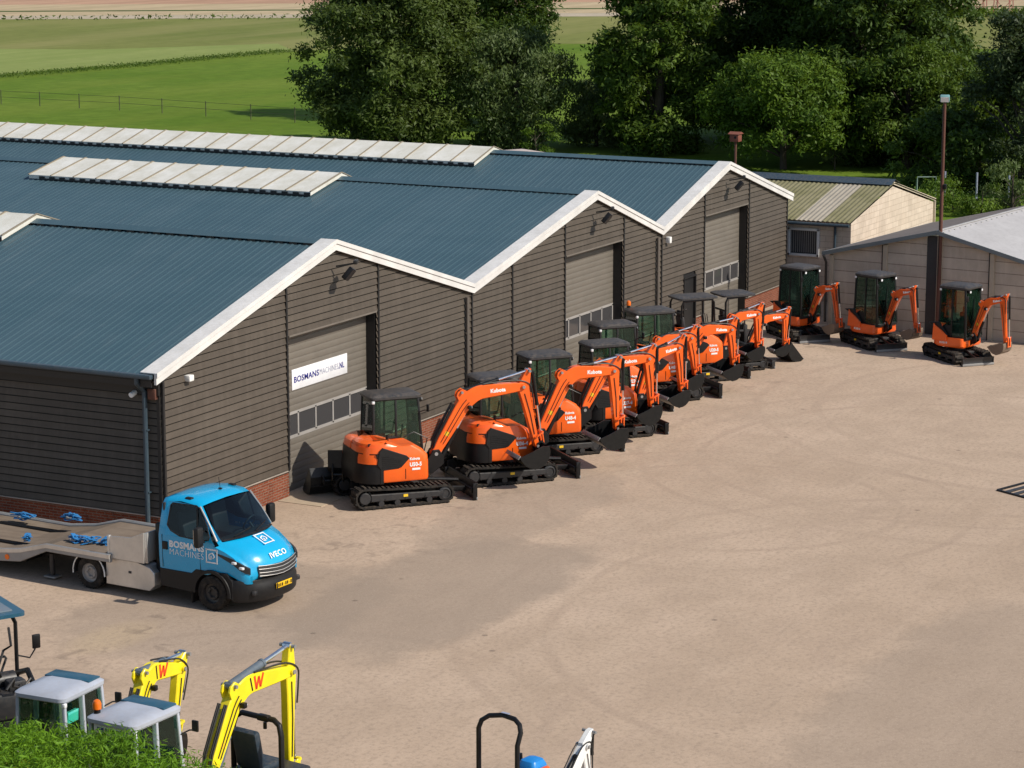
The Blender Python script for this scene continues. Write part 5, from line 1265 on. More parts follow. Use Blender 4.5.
corrugated(-.32, 2.86, 4.5, 3.80, -.10, ln, 'roof', shed, [MOSSY, CORRW], (1.0, 1.95)); corrugated(w2 + .3, 2.60, 4.5, 3.80, -.10, ln, 'roof', shed, MOSSY)
g = G(); g.add([(4.0, -.12, 3.76), (4.5, -.12, 3.93), (5.0, -.12, 3.76), (4.0, ln, 3.76), (4.5, ln, 3.93), (5.0, ln, 3.76)], [(0, 1, 4, 3), (1, 2, 5, 4)]); part('ridge_cap', g, paint('dark_blue_ridge', (.028, .052, .075), .5, amount=.2), shed, smooth=False)
g = G(); g.bar((w2 + .02, -.05, .3), (w2 + .02, -.05, 2.6), .08, .05); g.bar((4.5, -.03, 3.78), (w2 + .2, -.03, 2.62), .03, .10); part('barge_board', g, paint('cream_board', (.66, .56, .44), .6), shed, smooth=False)
g = G(); g.tube([(-.10, .55, 2.72), (-.10, .55, .1)], .05, 10); g.tube([(-.36, -.05, 2.75), (-.36, ln - 2, 2.75)], .06, 10); part('downpipe', g, GUTTER, shed)

sd = thing('concrete_shed', 'low gabled shed of grey concrete wall panels with posts and a pale flat roof', 'shed', (34.25, -3.10, 0), R(-90 - 6))
# local x runs along the gable wall (to the right in the yard), local y into the shed
Lg, dp = 8.2, 9.0; apx, apz, ez, er = 3.85, 3.36, 2.42, 2.30
def gz(x): return ez + (apz - ez) * x / apx if x < apx else apz + (er - apz) * (x - apx) / (Lg - apx)
sx = [0, 2.0, 3.45, 3.85, 5.75, Lg]
g = G()
for a, b in zip(sx, sx[1:]):
    if a == 3.45: continue
    g.add([(a, 0, 0), (b, 0, 0), (b, 0, gz(b)), (a, 0, gz(a))], [(0, 1, 2, 3)])
g.add([(0, 0, 0), (0, dp, 0), (0, dp, ez), (0, 0, ez)], [(0, 1, 2, 3)]); g.add([(Lg, 0, 0), (Lg, dp, 0), (Lg, dp, er), (Lg, 0, er)], [(0, 1, 2, 3)])
part('wall_panel', g, PANELC, sd, smooth=False)
g = G(); g.box((3.645, .03, 1.62), (.38, .05, 3.26)); part('steel_panel', g, paint('dark_steel_panel', (.030, .032, .036), .5, amount=.1), sd, smooth=False)
for x in (.06, 2.0, 3.92, 5.75, Lg - .05): part('post', G().box((x, -.04, gz(x) / 2 - .03), (.15, .10, gz(x) - .06), .01), paint('concrete_post', (.42, .36, .28), .85, amount=.3), sd, smooth=False)
g = G()
for x in (1.90, 5.65): g.box((x, -.015, gz(x) / 2 - .03), (.06, .04, gz(x) - .06))
part('joint', g, BLACKTR, sd, smooth=False)
g = G(); 
for a, b in ((-.2, apx), (apx, Lg + .2)): g.add([(a, -.20, gz(a) + .10), (b, -.20, gz(b) + .10), (b, dp, gz(b) + .10), (a, dp, gz(a) + .10)], [(0, 1, 2, 3)])
def felt_mat(name, a, b):
    m, nt, nd, lk = nodes_of(name); n1 = noise(nt, wpos(nt), .9, 6, .7); n2 = noise(nt, wpos(nt), 7, 4, .7)
    c = mixc(nt, ramp(nt, n1, [(.3, 0), (.7, 1)]), a, b); c = mixc(nt, math_(nt, 'MULTIPLY', ramp(nt, n2, [(.5, 0), (.7, 1)]), .25), c, tuple(x * .6 for x in a)); return finish(m, nt, c, .85, spec=.2)
g.m = [0, 1]; part('roof', g, [felt_mat('roof_felt', (.16, .14, .13), (.22, .19, .175)), felt_mat('pale_roof_felt', (.38, .37, .375), (.46, .45, .455))], sd, smooth=False)
g = G()
for a, b in ((-.2, apx), (apx, Lg + .2)): g.bar((a, -.215, gz(a) + .045), (b, -.215, gz(b) + .045), .03, .13)
g.bar((-.2, -.2, ez + .0), (-.2, dp, ez + .0), .08, .10)
part('roof_edge', g, paint('grey_blue_flashing', (.16, .19, .20), .45, amount=.2), sd, smooth=False)
g = G(); g.bar((apx + .05, -.2, apz + .112), (apx + .05, dp, apz + .112), .10, .02)
n = 20
for i in range(n): g.box((apx + .22, -.1 + i * (dp / n), gz(apx + .22) + .11), (.05, .12, .02))
part('ridge_strip', g, paint('pale_ridge', (.46, .45, .44), .5, amount=.2), sd, smooth=False)
g = G(); g.tube([(-.14, -.28, ez - .05), (-.10, -.14, ez - .3), (-.10, -.12, .1)], .045, 10); part('downpipe', g, DARK, sd)
pole = thing('lamp_pole', 'tall thin rusty pole with a small pale floodlight on top', 'pole', (33.72, -7.02, 0))
g = G(); g.cyl((0, 0, 0), (0, 0, 7.6), .075, .05, 12); g.cyl((0, 0, 0), (0, 0, .03), .16, n=12); part('mast', g, RUSTY, pole)
g = G(); M = Matrix.Translation((0, 0, 7.72)) @ Matrix.Rotation(R(-75), 4, 'Z') @ Matrix.Rotation(R(25), 4, 'X')
g.box((0, 0, .02), (.30, .16, .22), .03, 0, M); g.box((0, -.085, .02), (.25, .01, .17), 0, 1, M); part('floodlight', g, [paint('teal_lamp_body', (.16, .34, .36), .4), LAMPM], pole)
g = G(); g.tube([(0, 0, 7.5), (-.12, .02, 7.5), (-.10, .02, 6), (-.09, .02, 2)], .012, 5); g.box((-.02, -.10, 4.9), (.10, .10, .16), .01); part('cable', g, BLACK, pole)
nb = thing('nest_box', 'small reddish box on a thin post behind the third gable', 'nest box', (40.35, 2.83, 0))
g = G(); g.cyl((0, 0, 0), (0, 0, 5.35), .05, n=8); part('post', g, RUSTY, nb)
g = G(); g.box((0, 0, 5.50), (.34, .34, .28), .01); g.prism([(-.24, 5.64), (.24, 5.64), (0, 5.72)], -.22, .22, 0); g.cyl((-.16, -.05, 5.52), (-.175, -.05, 5.52), .05, n=10, mat=1); part('box', g, [paint('red_brown_wood', (.20, .055, .032), .7), BLACK], nb)
low = thing('pale_container', 'long pale pink low roof just beyond the farthest blue roof', 'building', (63, 22.8, 0), R(-30))
g = G(); g.box((0, 0, .95), (2.0, 3.6, 1.9), .02); part('wall', g, paint('dull_pink_panel', (.40, .25, .20), .6), low)
g = G(); g.box((0, 0, 1.94), (2.2, 3.8, .10), .03); part('roof', g, paint('pale_pink_roof', (.62, .52, .48), .6), low)

# stored buckets and tools
def loose_bucket(label, loc, rz, w, s, tilt, m=BUCKETM):
    t = thing('digging_bucket', label, 'bucket', loc, rz, 'spare digger buckets standing on the yard')
    outer = [(-.42, .95), (-.46, .60), (-.36, .28), (-.14, .07), (.16, .02), (.46, .10), (.62, .26)]; inner = [(x * .94, z * .94 + .035) for x, z in outer]
    Rt = lambda p: ((p[0] * math.cos(tilt) - p[1] * math.sin(tilt)) * s, (p[0] * math.sin(tilt) + p[1] * math.cos(tilt)) * s)
    O = [Rt(p) for p in outer]; I = [Rt(p) for p in inner]; zm = min(p[1] for p in O); O = [(x, z - zm) for x, z in O]; I = [(x, z - zm) for x, z in I]; g = G()
    for i in range(len(O) - 1):
        vs = [(p[0], y, p[1]) for y in (-w / 2, w / 2) for p in (O[i], O[i + 1], I[i + 1], I[i])]; g.add(vs, [(0, 1, 5, 4), (3, 7, 6, 2)])
    for y in (-w / 2, w / 2): g.prism(O, y - .014, y + .014, .004)
    for i in (2, 4): g.bar((O[i][0], -w / 2, O[i][1]), (O[i][0], w / 2, O[i][1]), .035, .02)
    part('shell', g, m, t)
    g = G(); a, b = O[1], O[2]; mx, mz = (a[0] + b[0]) / 2, (a[1] + b[1]) / 2
    for y in (-.12, .12): g.prism([(mx + .02, mz - .2 * s), (mx - .24 * s, mz - .05 * s), (mx - .26 * s, mz + .12 * s), (mx - .02, mz + .26 * s)], y - .018, y + .018, .005)
    g.cyl((mx - .18 * s, -.16, mz + .05 * s), (mx - .18 * s, .16, mz + .05 * s), .03, n=10); part('hanger', g, m, t)
    g = G(); p = O[-1]; g.bar((p[0], -w / 2, p[1]), (p[0], w / 2, p[1]), .12 * s, .025, .004); part('cutting_edge', g, GREYST, t)
loose_bucket('tall black ditching bucket on end behind the nearest excavator, by the roller door', (6.30, -.72, 0), R(27), .46, 1.22, R(2))
loose_bucket('black bucket lying against the roller door left of the nearest excavator', (5.75, -.62, 0), R(50), .80, .66, R(-15))
loose_bucket('brown worn bucket standing upright between two machines by the concrete shed', (33.1, -4.6, 0), R(60), .5, .80, R(30), WORN)
loose_bucket('black bucket on the ground between the two farthest arms of the row', (27.3, -4.2, 0), R(-30), .7, .62, R(-15))
fk = thing('pallet_forks', 'brown steel forks leaning on the concrete wall behind the middle of three excavators', 'forks', (33.75, -4.95, 0), R(84))
g = G()
for x in (-.45, -.05, .35): g.bar((x, .05, .02), (x + .04, .42, 1.35), .12, .05, .01)
part('tine', g, RUSTY, fk); g = G(); g.bar((-.6, .26, .85), (.55, .26, .85), .05, .10); g.bar((-.6, .36, 1.2), (.55, .36, 1.2), .05, .10); part('carriage', g, RUSTY, fk)
gt = thing('steel_grating', 'dark steel grating lying flat at the right edge of the yard', 'grating', (13.43, -14.92, 0), math.atan2(-.36, 1.0))
g = G(); A_, B_ = 3.0, 2.4; a2 = math.atan2(-.755, -.42) - math.atan2(-.36, 1.0); ux = Vector((1, 0)); vx = Vector((math.cos(a2), math.sin(a2)))
def gp(a, b, z=.04): p = ux * a + vx * b; return (p.x, p.y, z)
for a, b in (((0, 0), (A_, 0)), ((A_, 0), (A_, B_)), ((A_, B_), (0, B_)), ((0, B_), (0, 0))): g.bar(gp(*a, .02), gp(*b, .02), .07, .035, .006)
part('frame', g, BLACK, gt); g = G()
for i in range(1, 9): g.bar(gp(0, B_ * i / 9, .018), gp(A_, B_ * i / 9, .018), .13, .025, .004)
part('bar', g, DARK, gt, smooth=False)

# ------------------------------------------------------------------ machines cut by the bottom and left edges
rb = thing('mini_digger', 'small digger with bare black roll bar, blue bonnet and white raised arm', 'excavator', (-12.75, -15.15, 0), R(-10))
tracks(rb, dict(SML, hb=.46), 'white')
g = G(); g.loft([rrect(-.75, .48, -.52, .52, .4, .4, .1, .1, z) for z in (.46, .5, .82)]); part('upper_body', g, WHITE, rb)
g = G(); g.tube([(-.40, .37, .8), (-.40, .37, 2.08), (-.38, .33, 2.20), (-.34, .22, 2.28), (-.30, 0, 2.32), (-.30, -.22, 2.30), (-.32, -.32, 2.24), (-.36, -.37, 2.14), (-.44, -.37, 1.96), (-.44, -.37, .8)], .038, 10); part('roll_bar', g, BLACK, rb)
g = G(); g.box((-.30, -.05, 2.36), (.05, .14, .008)); part('label', g, GREYL, rb)
part('seat', seat_geo(-.10, 0, .58), SEATM, rb)
g = G(); secs = [rrect(-.20 + i, .18 - i, -.50 + i, -.14 - i, .07, .07, .07, .07, z) for z, i in ((.82, 0), (1.44, .0), (1.56, .015), (1.63, .05), (1.655, .10))]; g.loft(secs); part('bonnet', g, BRIGHTBLUE, rb)
g = G(); g.box((-.02, -.55, 1.50), (.18, .08, .12), .02); part('side_cover', g, ORANGE, rb)
g = G()
for y in (-.12, .12): g.cyl((.36, y, .9), (.30, y, 1.45), .014, n=8); g.cyl((.30, y, 1.42), (.29, y, 1.54), .03, n=8)
g.box((.40, 0, 1.05), (.16, .5, .5), .03); part('control_console', g, BLACK, rb)
boom_set(rb, dict(foot=(.36, .62), bend=(.44, 1.10), end=(1.00, 1.60), top=(1.16, 1.78), tip=(1.10, .9)), 0, WHITE, -.52, .14, None, .4, None, None, .68)
dm = thing('mini_dumper', 'compact machine with black roll hoop and dark seat in front of the taller yellow boom', 'dumper', (-13.2, -11.2, 0), R(-8))
tracks(dm, dict(SML, hb=.46, trk=(-.8, .8)), 'dump')
g = G(); g.box((-.2, 0, .72), (1.1, 1.0, .5), .06); part('upper_body', g, DARK, dm)
g = G(); g.tube([(-.35, .48, .7), (-.35, .48, 1.62), (-.33, .44, 1.76), (-.30, .34, 1.83), (-.30, -.30, 1.83), (-.32, -.42, 1.77), (-.35, -.48, 1.62), (-.35, -.48, .7)], .045, 10); g.box((-.30, -.10, 1.83), (.10, .22, .10), .02); g.cyl((-.3, -.12, 1.76), (-.3, -.12, 1.66), .03, n=8); part('roll_hoop', g, BLACK, dm)
g = G(); g.box((-.12, .12, 1.0), (.5, .5, .14), .05); g.box((-.40, .14, 1.32), (.14, .5, .65), .05, rot=Matrix.Rotation(R(-12), 4, 'Y')); part('seat', g, paint('dark_blue_vinyl', (.012, .03, .05), .5), dm)
ld = thing('compact_loader', 'black compact loader with dark canopy and wing mirror, cut by the left edge', 'loader', (-13.1, -5.50, 0), R(60))
for x in (-.75, .75):
    for s in (-1, 1):
        g = G(); g.lathe([(.2, -.14), (.40, -.14), (.45, -.09), (.45, .09), (.40, .14), (.2, .14)], (x, s * .55, .45), 24)
        for i in range(20): a = 2 * PI * i / 20; g.box((x + .455 * math.cos(a), s * .55, .45 + .455 * math.sin(a)), (.03, .22, .05), 0, 0, None, Matrix.Rotation(-a, 4, 'Y'))
        w = part('wheel', g, TYRE, ld); g = G(); g.lathe([(0, s * .05), (.08, s * .08), (.10, s * .03), (.2, s * .12), (.2, -s * .12)], (x, s * .55, .45), 20); part('rim', g, GREYST, w)
g = G(); g.box((-.75, 0, .85), (1.0, .95, .70), .08); g.box((.1, 0, .6), (1.6, .7, .35), .04); g.box((.75, 0, .75), (.6, .6, .4), .05); part('chassis', g, BLACK, ld)
g = G(); g.box((-.95, 0, 1.38), (.75, .8, .46), .08); g.cyl((-.85, -.25, 1.68), (-.85, .2, 1.68), .14, n=14); g.box((-1.15, -.15, 1.66), (.25, .3, .22), .04); g.cyl((-.6, .25, 1.5), (-.6, .25, 2.05), .05, n=10); part('engine', g, DARK, ld)
g = G()
rn = random.Random(5)
for i in range(22):
    p = [Vector((-.9 + rn.uniform(-.4, .5), rn.uniform(-.5, .5), 1.4 + rn.random() * .5))]
    for j in range(4): p.append(p[-1] + Vector((rn.uniform(-.2, .3), rn.uniform(-.22, .22), rn.uniform(-.12, .25))))
    g.tube(p, .022, 6)
part('hose_bundle', g, HOSE, ld)
g = G()
for x, y in ((-.35, .5), (-.35, -.5), (.55, .5), (.55, -.5)): g.tube([(x, y, .9), (x, y, 2.45), (x * .9, y * .9, 2.58)], .035, 8)
g.tube([(-.35, -.5, 1.6), (-.75, -.52, 1.75), (-1.25, -.5, 1.45), (-1.4, -.5, 1.2)], .05, 8); g.tube([(-.35, .5, 1.6), (-.75, .52, 1.75), (-1.25, .5, 1.45), (-1.4, .5, 1.2)], .05, 8)
part('canopy_frame', g, BLACK, ld)
g = G(); g.loft([rrect(-.55, .80, -.62, .62, .1, .1, .1, .1, z) for z in (2.60, 2.66)]); g.box((.12, 0, 2.67), (1.0, .9, .03), .01, 1); g.box((.1, -.2, 2.69), (.2, .3, .02), 0, 2); g.box((.1, .2, 2.69), (.2, .3, .02), 0, 2); part('canopy_roof', g, [BLUEROOF, paint('canopy_inset', (.12, .16, .20), .3), GREYL], ld)
part('seat', seat_geo(.05, 0, 1.05), SEATM, ld)
g = G(); g.tube([(-.35, -.5, 1.9), (-.42, -.70, 1.84), (-.42, -.80, 1.98)], .014, 6); g.box((-.42, -.82, 2.10), (.05, .14, .24), .02); part('wing_mirror', g, BLACK, ld)

# ------------------------------------------------------------------ fences, goal, masts
def post_fence(name, label, pts, h, m, wires, group=None, r=.05):
    t = thing(name, label, 'fence', (pts[0][0], pts[0][1], 0), 0, group); o = Vector((pts[0][0], pts[0][1], 0))
    for a, b in zip(pts, pts[1:]):
        a, b = Vector((*a, 0)) - o, Vector((*b, 0)) - o; n = max(1, int((b - a).length / 3.4))
        for i in range(n):
            p = a + (b - a) * i / n; g = G(); g.cyl(p, p + Vector((0, 0, h)), r, n=6); part('post', g, m, t)
    g = G()
    for z in wires:
        for a, b in zip(pts, pts[1:]): a, b = Vector((*a, z)) - o, Vector((*b, z)) - o; g.bar(a, b, .02, .02)
    part('rail', g, m, t, smooth=False)
WOODP = paint('grey_wood', (.09, .095, .05), .9)
post_fence('pasture_fence', 'dark post and rail fence across the bright green meadow', [(96, 92), (94.4, 79.4), (93.9, 69), (91.9, 57.2), (90, 46)], 1.0, WOODP, (.5, .92), r=.035)
MESHM = glass('green_mesh', (.25, .42, .36))
gf = thing('garden_fence', 'low green mesh fence with pale posts under the dark trees', 'fence', (70.5, 4.2, 0))
for i in range(6):
    g = G(); g.cyl((.2 * i, -i * 1.5, 0), (.2 * i, -i * 1.5, 1.3), .05, n=8); part('post', g, GREYL, gf)
g = G()
for i in range(5): pane(g, (.2 * i, -i * 1.5 - .03, .1), (.2 * i + .2, -i * 1.5 - 1.47, .1), (.2 * i + .2, -i * 1.5 - 1.47, 1.15), (.2 * i, -i * 1.5 - .03, 1.15), .01)
part('mesh_panel', g, MESHM, gf, smooth=False)
go = thing('goal_frame', 'small pale goal frame on the lawn left of the pole', 'goal', (70.6, 5.6, 0), R(-62))
g = G(); g.tube([(0, 0, 0), (0, 0, .95), (.9, 0, .95), (.9, 0, 0)], .04, 8); g.tube([(0, 0, .95), (0, .5, 0)], .025, 6); g.tube([(.9, 0, .95), (.9, .5, 0)], .025, 6); part('frame', g, paint('pale_green_tube', (.20, .28, .25), .5), go)
for i, (x, y) in enumerate(((257.3, 58.3), (258, 56.8), (258.7, 55.4))):
    if i == 1: continue
    t = thing('lattice_mast', ('left' if i == 0 else 'right') + ' one of two thin red lattice mast legs in the far field', 'mast', (x, y, 0), R(-60), 'lattice masts on the far field')
    g = G()
    for sx_, sy_ in ((-1, -1), (1, -1), (1, 1), (-1, 1)): g.bar((sx_ * 1.0, sy_ * 1.0, 0), (sx_ * .5, sy_ * .5, 14), .10, .10)
    for k in range(7):
        z = k * 2; w = 1.0 - .5 * z / 14; w2_ = 1.0 - .5 * (z + 2) / 14
        for (a, b), (c, d) in (((-1, -1), (1, -1)), ((1, -1), (1, 1)), ((1, 1), (-1, 1)), ((-1, 1), (-1, -1))): g.bar((a * w, b * w, z), (c * w2_, d * w2_, z + 2), .06, .06)
    part('lattice', g, paint('mast_red', (.40, .13, .10), .6), t, smooth=False)

# ------------------------------------------------------------------ trees, bushes, hedge
def leaf_mat(name, c1, c2, trans=.35):
    m, nt, nd, lk = nodes_of(name); g_ = nt.nodes.new('ShaderNodeNewGeometry'); n1 = noise(nt, wpos(nt), .55, 3, .6)
    f = math_(nt, 'ADD', math_(nt, 'MULTIPLY', g_.outputs['Random Per Island'], .45), math_(nt, 'MULTIPLY', ramp(nt, n1, [(.32, 0), (.66, 1)]), .62))
    c = mixc(nt, f, c1, c2); d = nt.nodes.new('ShaderNodeBsdfPrincipled'); lk.new(c, d.inputs['Base Color']); d.inputs['Roughness'].default_value = .55; d.inputs['Specular IOR Level'].default_value = .25
    t = nt.nodes.new('ShaderNodeBsdfTranslucent'); lk.new(mixc(nt, .35, c, (.25, .35, .02)), t.inputs['Color']); mx = nt.nodes.new('ShaderNodeMixShader'); mx.inputs[0].default_value = trans
    o = nt.nodes.new('ShaderNodeOutputMaterial'); lk.new(d.outputs[0], mx.inputs[1]); lk.new(t.outputs[0], mx.inputs[2]); lk.new(mx.outputs[0], o.inputs[0]); MATS[name] = m; return m
LV = dict(oak=leaf_mat('oak_leaves', (.034, .060, .012), (.115, .160, .034), .28), dark=leaf_mat('dark_leaves', (.018, .044, .008), (.080, .135, .020), .28), mid=leaf_mat('green_leaves', (.028, .066, .008), (.115, .180, .022), .32),
          light=leaf_mat('bright_leaves', (.036, .085, .008), (.130, .210, .022), .32), willow=leaf_mat('willow_leaves', (.050, .085, .024), (.135, .180, .060), .28), pine=leaf_mat('pine_needles', (.015, .032, .012), (.060, .085, .030), .18), hedge=leaf_mat('hedge_sprays', (.030, .10, .005), (.17, .33, .016), .35))
BARK = paint('bark', (.055, .042, .032), .9, amount=.1, var=.35)
def leaves_mesh(name, centers, radii, n_per, size, mat, seed, flat=.75, droop=0.0, inner=.25, soft=False):
    rs = np.random.RandomState(seed); P = []; Nn = []
    for c, r, n in zip(centers, radii, n_per):
        d = rs.normal(size=(n, 3)); d /= np.linalg.norm(d, axis=1)[:, None] + 1e-9
        d[:, 2] = np.where((d[:, 2] < -.3) & (rs.rand(n) < .5), -d[:, 2], d[:, 2])
        rad = np.minimum(np.abs(rs.randn(n)) * .50 + .42, 1.75) if soft else np.where(rs.rand(n) < inner, rs.rand(n) ** .5 * .9, .76 + .62 * rs.rand(n) ** 2.2)
        P.append(np.asarray(c) + d * rad[:, None] * np.asarray(r)); Nn.append(d)
    P = np.concatenate(P); D = np.concatenate(Nn); n = len(P)
    nrm = D * .7 + rs.normal(size=(n, 3)) * .6 + np.array([0, 0, .35]); nrm /= np.linalg.norm(nrm, axis=1)[:, None]
    a = np.cross(nrm, rs.normal(size=(n, 3))); a /= np.linalg.norm(a, axis=1)[:, None] + 1e-9
    if droop: a = a * (1 - droop) + np.array([0, 0, -1]) * droop; a /= np.linalg.norm(a, axis=1)[:, None]
    b = np.cross(nrm, a); s = size * (.55 + .9 * rs.rand(n))[:, None]
    q = np.stack([P - a * s, P + b * s * .5 * flat - a * s * .1, P + a * s, P - b * s * .5 * flat + a * s * .1], 1).reshape(-1, 3)
    me = bpy.data.meshes.new(name); me.vertices.add(4 * n); me.vertices.foreach_set('co', q.astype(np.float32).ravel())
    me.loops.add(4 * n); me.loops.foreach_set('vertex_index', np.arange(4 * n, dtype=np.int32)); me.polygons.add(n)
    me.polygons.foreach_set('loop_start', np.arange(0, 4 * n, 4, dtype=np.int32)); me.update(calc_edges=True); me.materials.append(mat); return me
def tree(label, x, y, h, w, kind, seed, group='trees behind the warehouse', name='broadleaf_tree', base=.12, size=.30, dens=1.0, shape='round', cat='tree', depth=None):
    rs = np.random.RandomState(seed); t = thing(name, label, cat, (x, y, 0), 0, group); depth = depth or w
    C = []; Rr = []; rad = w / 2
    nb = int(95 * dens * (h / 9) ** .9 * max(.35, (w / 7)) ** .9)
    for i in range(nb):
        u = rs.rand(); z = base + (1 - base) * (u ** .85)
        if shape == 'round': env = math.sqrt(max(.05, 1 - ((z - .50) / .56) ** 2))
        elif shape == 'tall': env = (.62 + .38 * math.sin(min(1, z * 1.25) * PI * .8)) * (1 if z < .75 else max(.25, 1.35 - z * .95) / .64)
        else: env = max(.10, 1.05 - z)
        a = rs.rand() * 2 * PI; rr = rs.rand() ** .42 * rad * env * .92; br = (.32 + .055 * w + .35 * rs.rand()) * min(1, w / 4) * (1.0 if shape != 'cone' else .75 + .4 * (1 - z))
        if rs.rand() < .22: br *= .55; rr = rad * env * (.95 + .16 * rs.rand())
        if rs.rand() < .10: br *= .6; z = min(1.02, z + .06)
        C.append((rr * math.cos(a), rr * math.sin(a) * depth / w, min(z * h, h - br * .35))); Rr.append((br, br, br * (.75 if shape != 'weep' else 1.2)))
    npb = [int(900 * (r[0] / 1.0) ** 2 * (.20 / size) ** 1.5) + 60 for r in Rr]; size = size * .50
    link('crown', leaves_mesh('crown', C, Rr, npb, size, LV[kind], seed, droop=.45 if kind == 'willow' else 0, soft=True), t)
    g = G(); tr = .035 * h * (.7 if shape == 'tall' else 1) * .8; pts = [(0, 0, -.1), (.02 * h * rs.randn() * .3, .01 * h * rs.randn(), h * .25), (.03 * h * rs.randn() * .5, .03 * h * rs.randn() * .5, h * .55), (.04 * h * rs.randn() * .5, .04 * h * rs.randn() * .5, h * .88)]
    g.tube(pts, [tr * 1.25, tr, tr * .6, tr * .15], 9)
    for i in range(min(nb, 16)):
        c = Vector(C[i]); z0 = max(h * .12, c.z - h * .22) * .8; s0 = Vector((0, 0, z0)); m = s0.lerp(c, .5) + Vector((0, 0, .04 * h)); g.tube([s0, m, c], [tr * .42, tr * .26, tr * .08], 6)
    part('trunk', g, BARK, t); return t
tree('broad brownish green oak behind the middle of the blue roofs, left of the willow', 79.5, 39.4, 9.6, 10.4, 'oak', 11, size=.26, dens=1.2, base=.0)
tree('small bush tree at the left foot of the big oak', 83.5, 44.6, 4.6, 3.0, 'mid', 12, size=.22, dens=.9)
tree('dark tall tree rising behind the oak and the willow', 98, 43.2, 14.5, 8.4, 'dark', 13, shape='tall', dens=1.0, base=.02)
tree('grey green willow beside the oak, lighter than its neighbours', 82.3, 33.0, 6.4, 6.8, 'willow', 14, size=.24, dens=1.2, base=.0)
tree('tall fresh green tree right of the gap in the trees', 84.2, 25.2, 13.5, 6.8, 'mid', 15, shape='tall', dens=1.2, base=.0)
tree('tall dark tree between the fresh green tree and the round bright tree', 94, 23.6, 15.0, 9.0, 'dark', 16, shape='tall', dens=1.0, base=.02)
tree('very dark tree above the round bright tree', 93, 18.2, 15.5, 9.5, 'dark', 17, shape='tall', dens=1.0, base=.02)
tree('round bright green tree with visible trunk behind the third gable', 79.8, 15.9, 5.7, 7.6, 'light', 18, size=.24, dens=1.2, base=.22)
tree('largest dark tree at the right, spreading above the block shed', 87, 13.0, 14.0, 9.6, 'dark', 19, shape='round', dens=1.2, base=.05)
tree('medium green tree between the dark trees, left of the rusty pole', 83, 10.2, 6.4, 6.4, 'mid', 20, size=.24, dens=1.1, base=.04)
tree('leaning mid green tree just right of the rusty pole top', 84, 6.6, 5.8, 6.0, 'mid', 21, size=.24, dens=1.0, base=.12)
tree('loose grey green young tree closing the lower part of the gap in the trees', 86.5, 30.0, 3.6, 4.4, 'willow', 51, size=.24, dens=1.0, base=.0)
tree('dark pine at the right edge of the picture', 75.5, 1.9, 8.4, 5.6, 'pine', 22, name='pine_tree', size=.22, dens=1.1, shape='tall', base=.02)
tree('second dark pine further right, partly outside the picture', 77, -2.0, 9.0, 6.0, 'pine', 23, name='pine_tree', size=.22, dens=1.0, shape='tall', base=.02)
tree('dark undergrowth tree low between the tall green trees', 92, 30.0, 5.0, 5.0, 'dark', 24, dens=1.0, base=.0)
tree('dark low tree behind the lawn under the largest dark tree', 95, 15.5, 8.0, 11.0, 'dark', 25, dens=.8, base=.0)
tree('dark low tree behind the garden fence', 88, 4.0, 5.6, 9.0, 'dark', 26, dens=.9, base=.0)
tree('mid dark tree filling in between the two tall trees above the third gable', 98, 21.0, 10.0, 8.0, 'dark', 27, dens=.8, base=.0)
def bush(label, x, y, h, w, kind, seed, d=None): return tree(label, x, y, h, w, kind, seed, 'bushes round the garden', 'bush', .02, .16, .9, 'round', 'bush', d)
tree('dark shrub tree on the lawn right behind the block shed ridge', 84, 12.0, 3.2, 5.0, 'dark', 28, dens=1.0, base=.0)
tree('dark shrub tree in front of the dark pine, behind the goal frame', 76.5, 6.0, 3.4, 5.5, 'dark', 29, dens=1.0, base=.0)
bush('rounded grey green bush at the right edge above the concrete shed roof', 66.6, -.2, 2.3, 3.2, 'willow', 31)
bush('bright low bush below the garden fence, right of the rusty pole', 66.0, 2.4, 1.25, 3.4, 'light', 32)
bush('low green bush left of the rounded grey green bush', 65.5, .9, 1.3, 2.8, 'mid', 33)
bush('bright green bush at the foot of the tree gap, beyond the pale low roof', 79, 30.2, 1.7, 2.6, 'light', 34)
bush('pale flowering bush on the lawn in front of the dark trees', 80.5, 13.3, 1.2, 1.8, 'willow', 35)
# conifer hedge at the lower left
hg = thing('conifer_hedge', 'bright green feathery hedge top in the lower left corner', 'hedge', (-19.6, -8.5, 0))
rs = np.random.RandomState(3); C = []; Rr = []
yv = np.arange(-6.6, 7.0, .34)
for y in yv:
    for x in np.arange(-1.6, 1.4, .36):
        hz = 2.92 + .10 * math.sin(y * 1.7 + x) + rs.randn() * .07 - .05 * max(0, abs(x) - 1.0) * 6
        if y < -5.2: hz -= (-5.2 - y) * .5
        C.append((x + rs.randn() * .06, y + rs.randn() * .06, hz)); Rr.append((.30, .30, .26))
    for z in np.arange(.4, 2.8, .42):
        C.append((1.38 + rs.randn() * .05, y, z)); Rr.append((.26, .28, .30)); C.append((-1.65, y, z)); Rr.append((.26, .28, .30))
link('foliage', leaves_mesh('foliage', C, Rr, [260] * len(C), .052, LV['hedge'], 5, flat=.38, droop=-.45, inner=.1), hg)
g = G()
for y in np.arange(-5, 7, .8): g.tube([(0, y, -.05), (.05, y + .05, 1.2), (0, y, 2.4)], [.06, .045, .02], 6)
part('stem', g, BARK, hg)
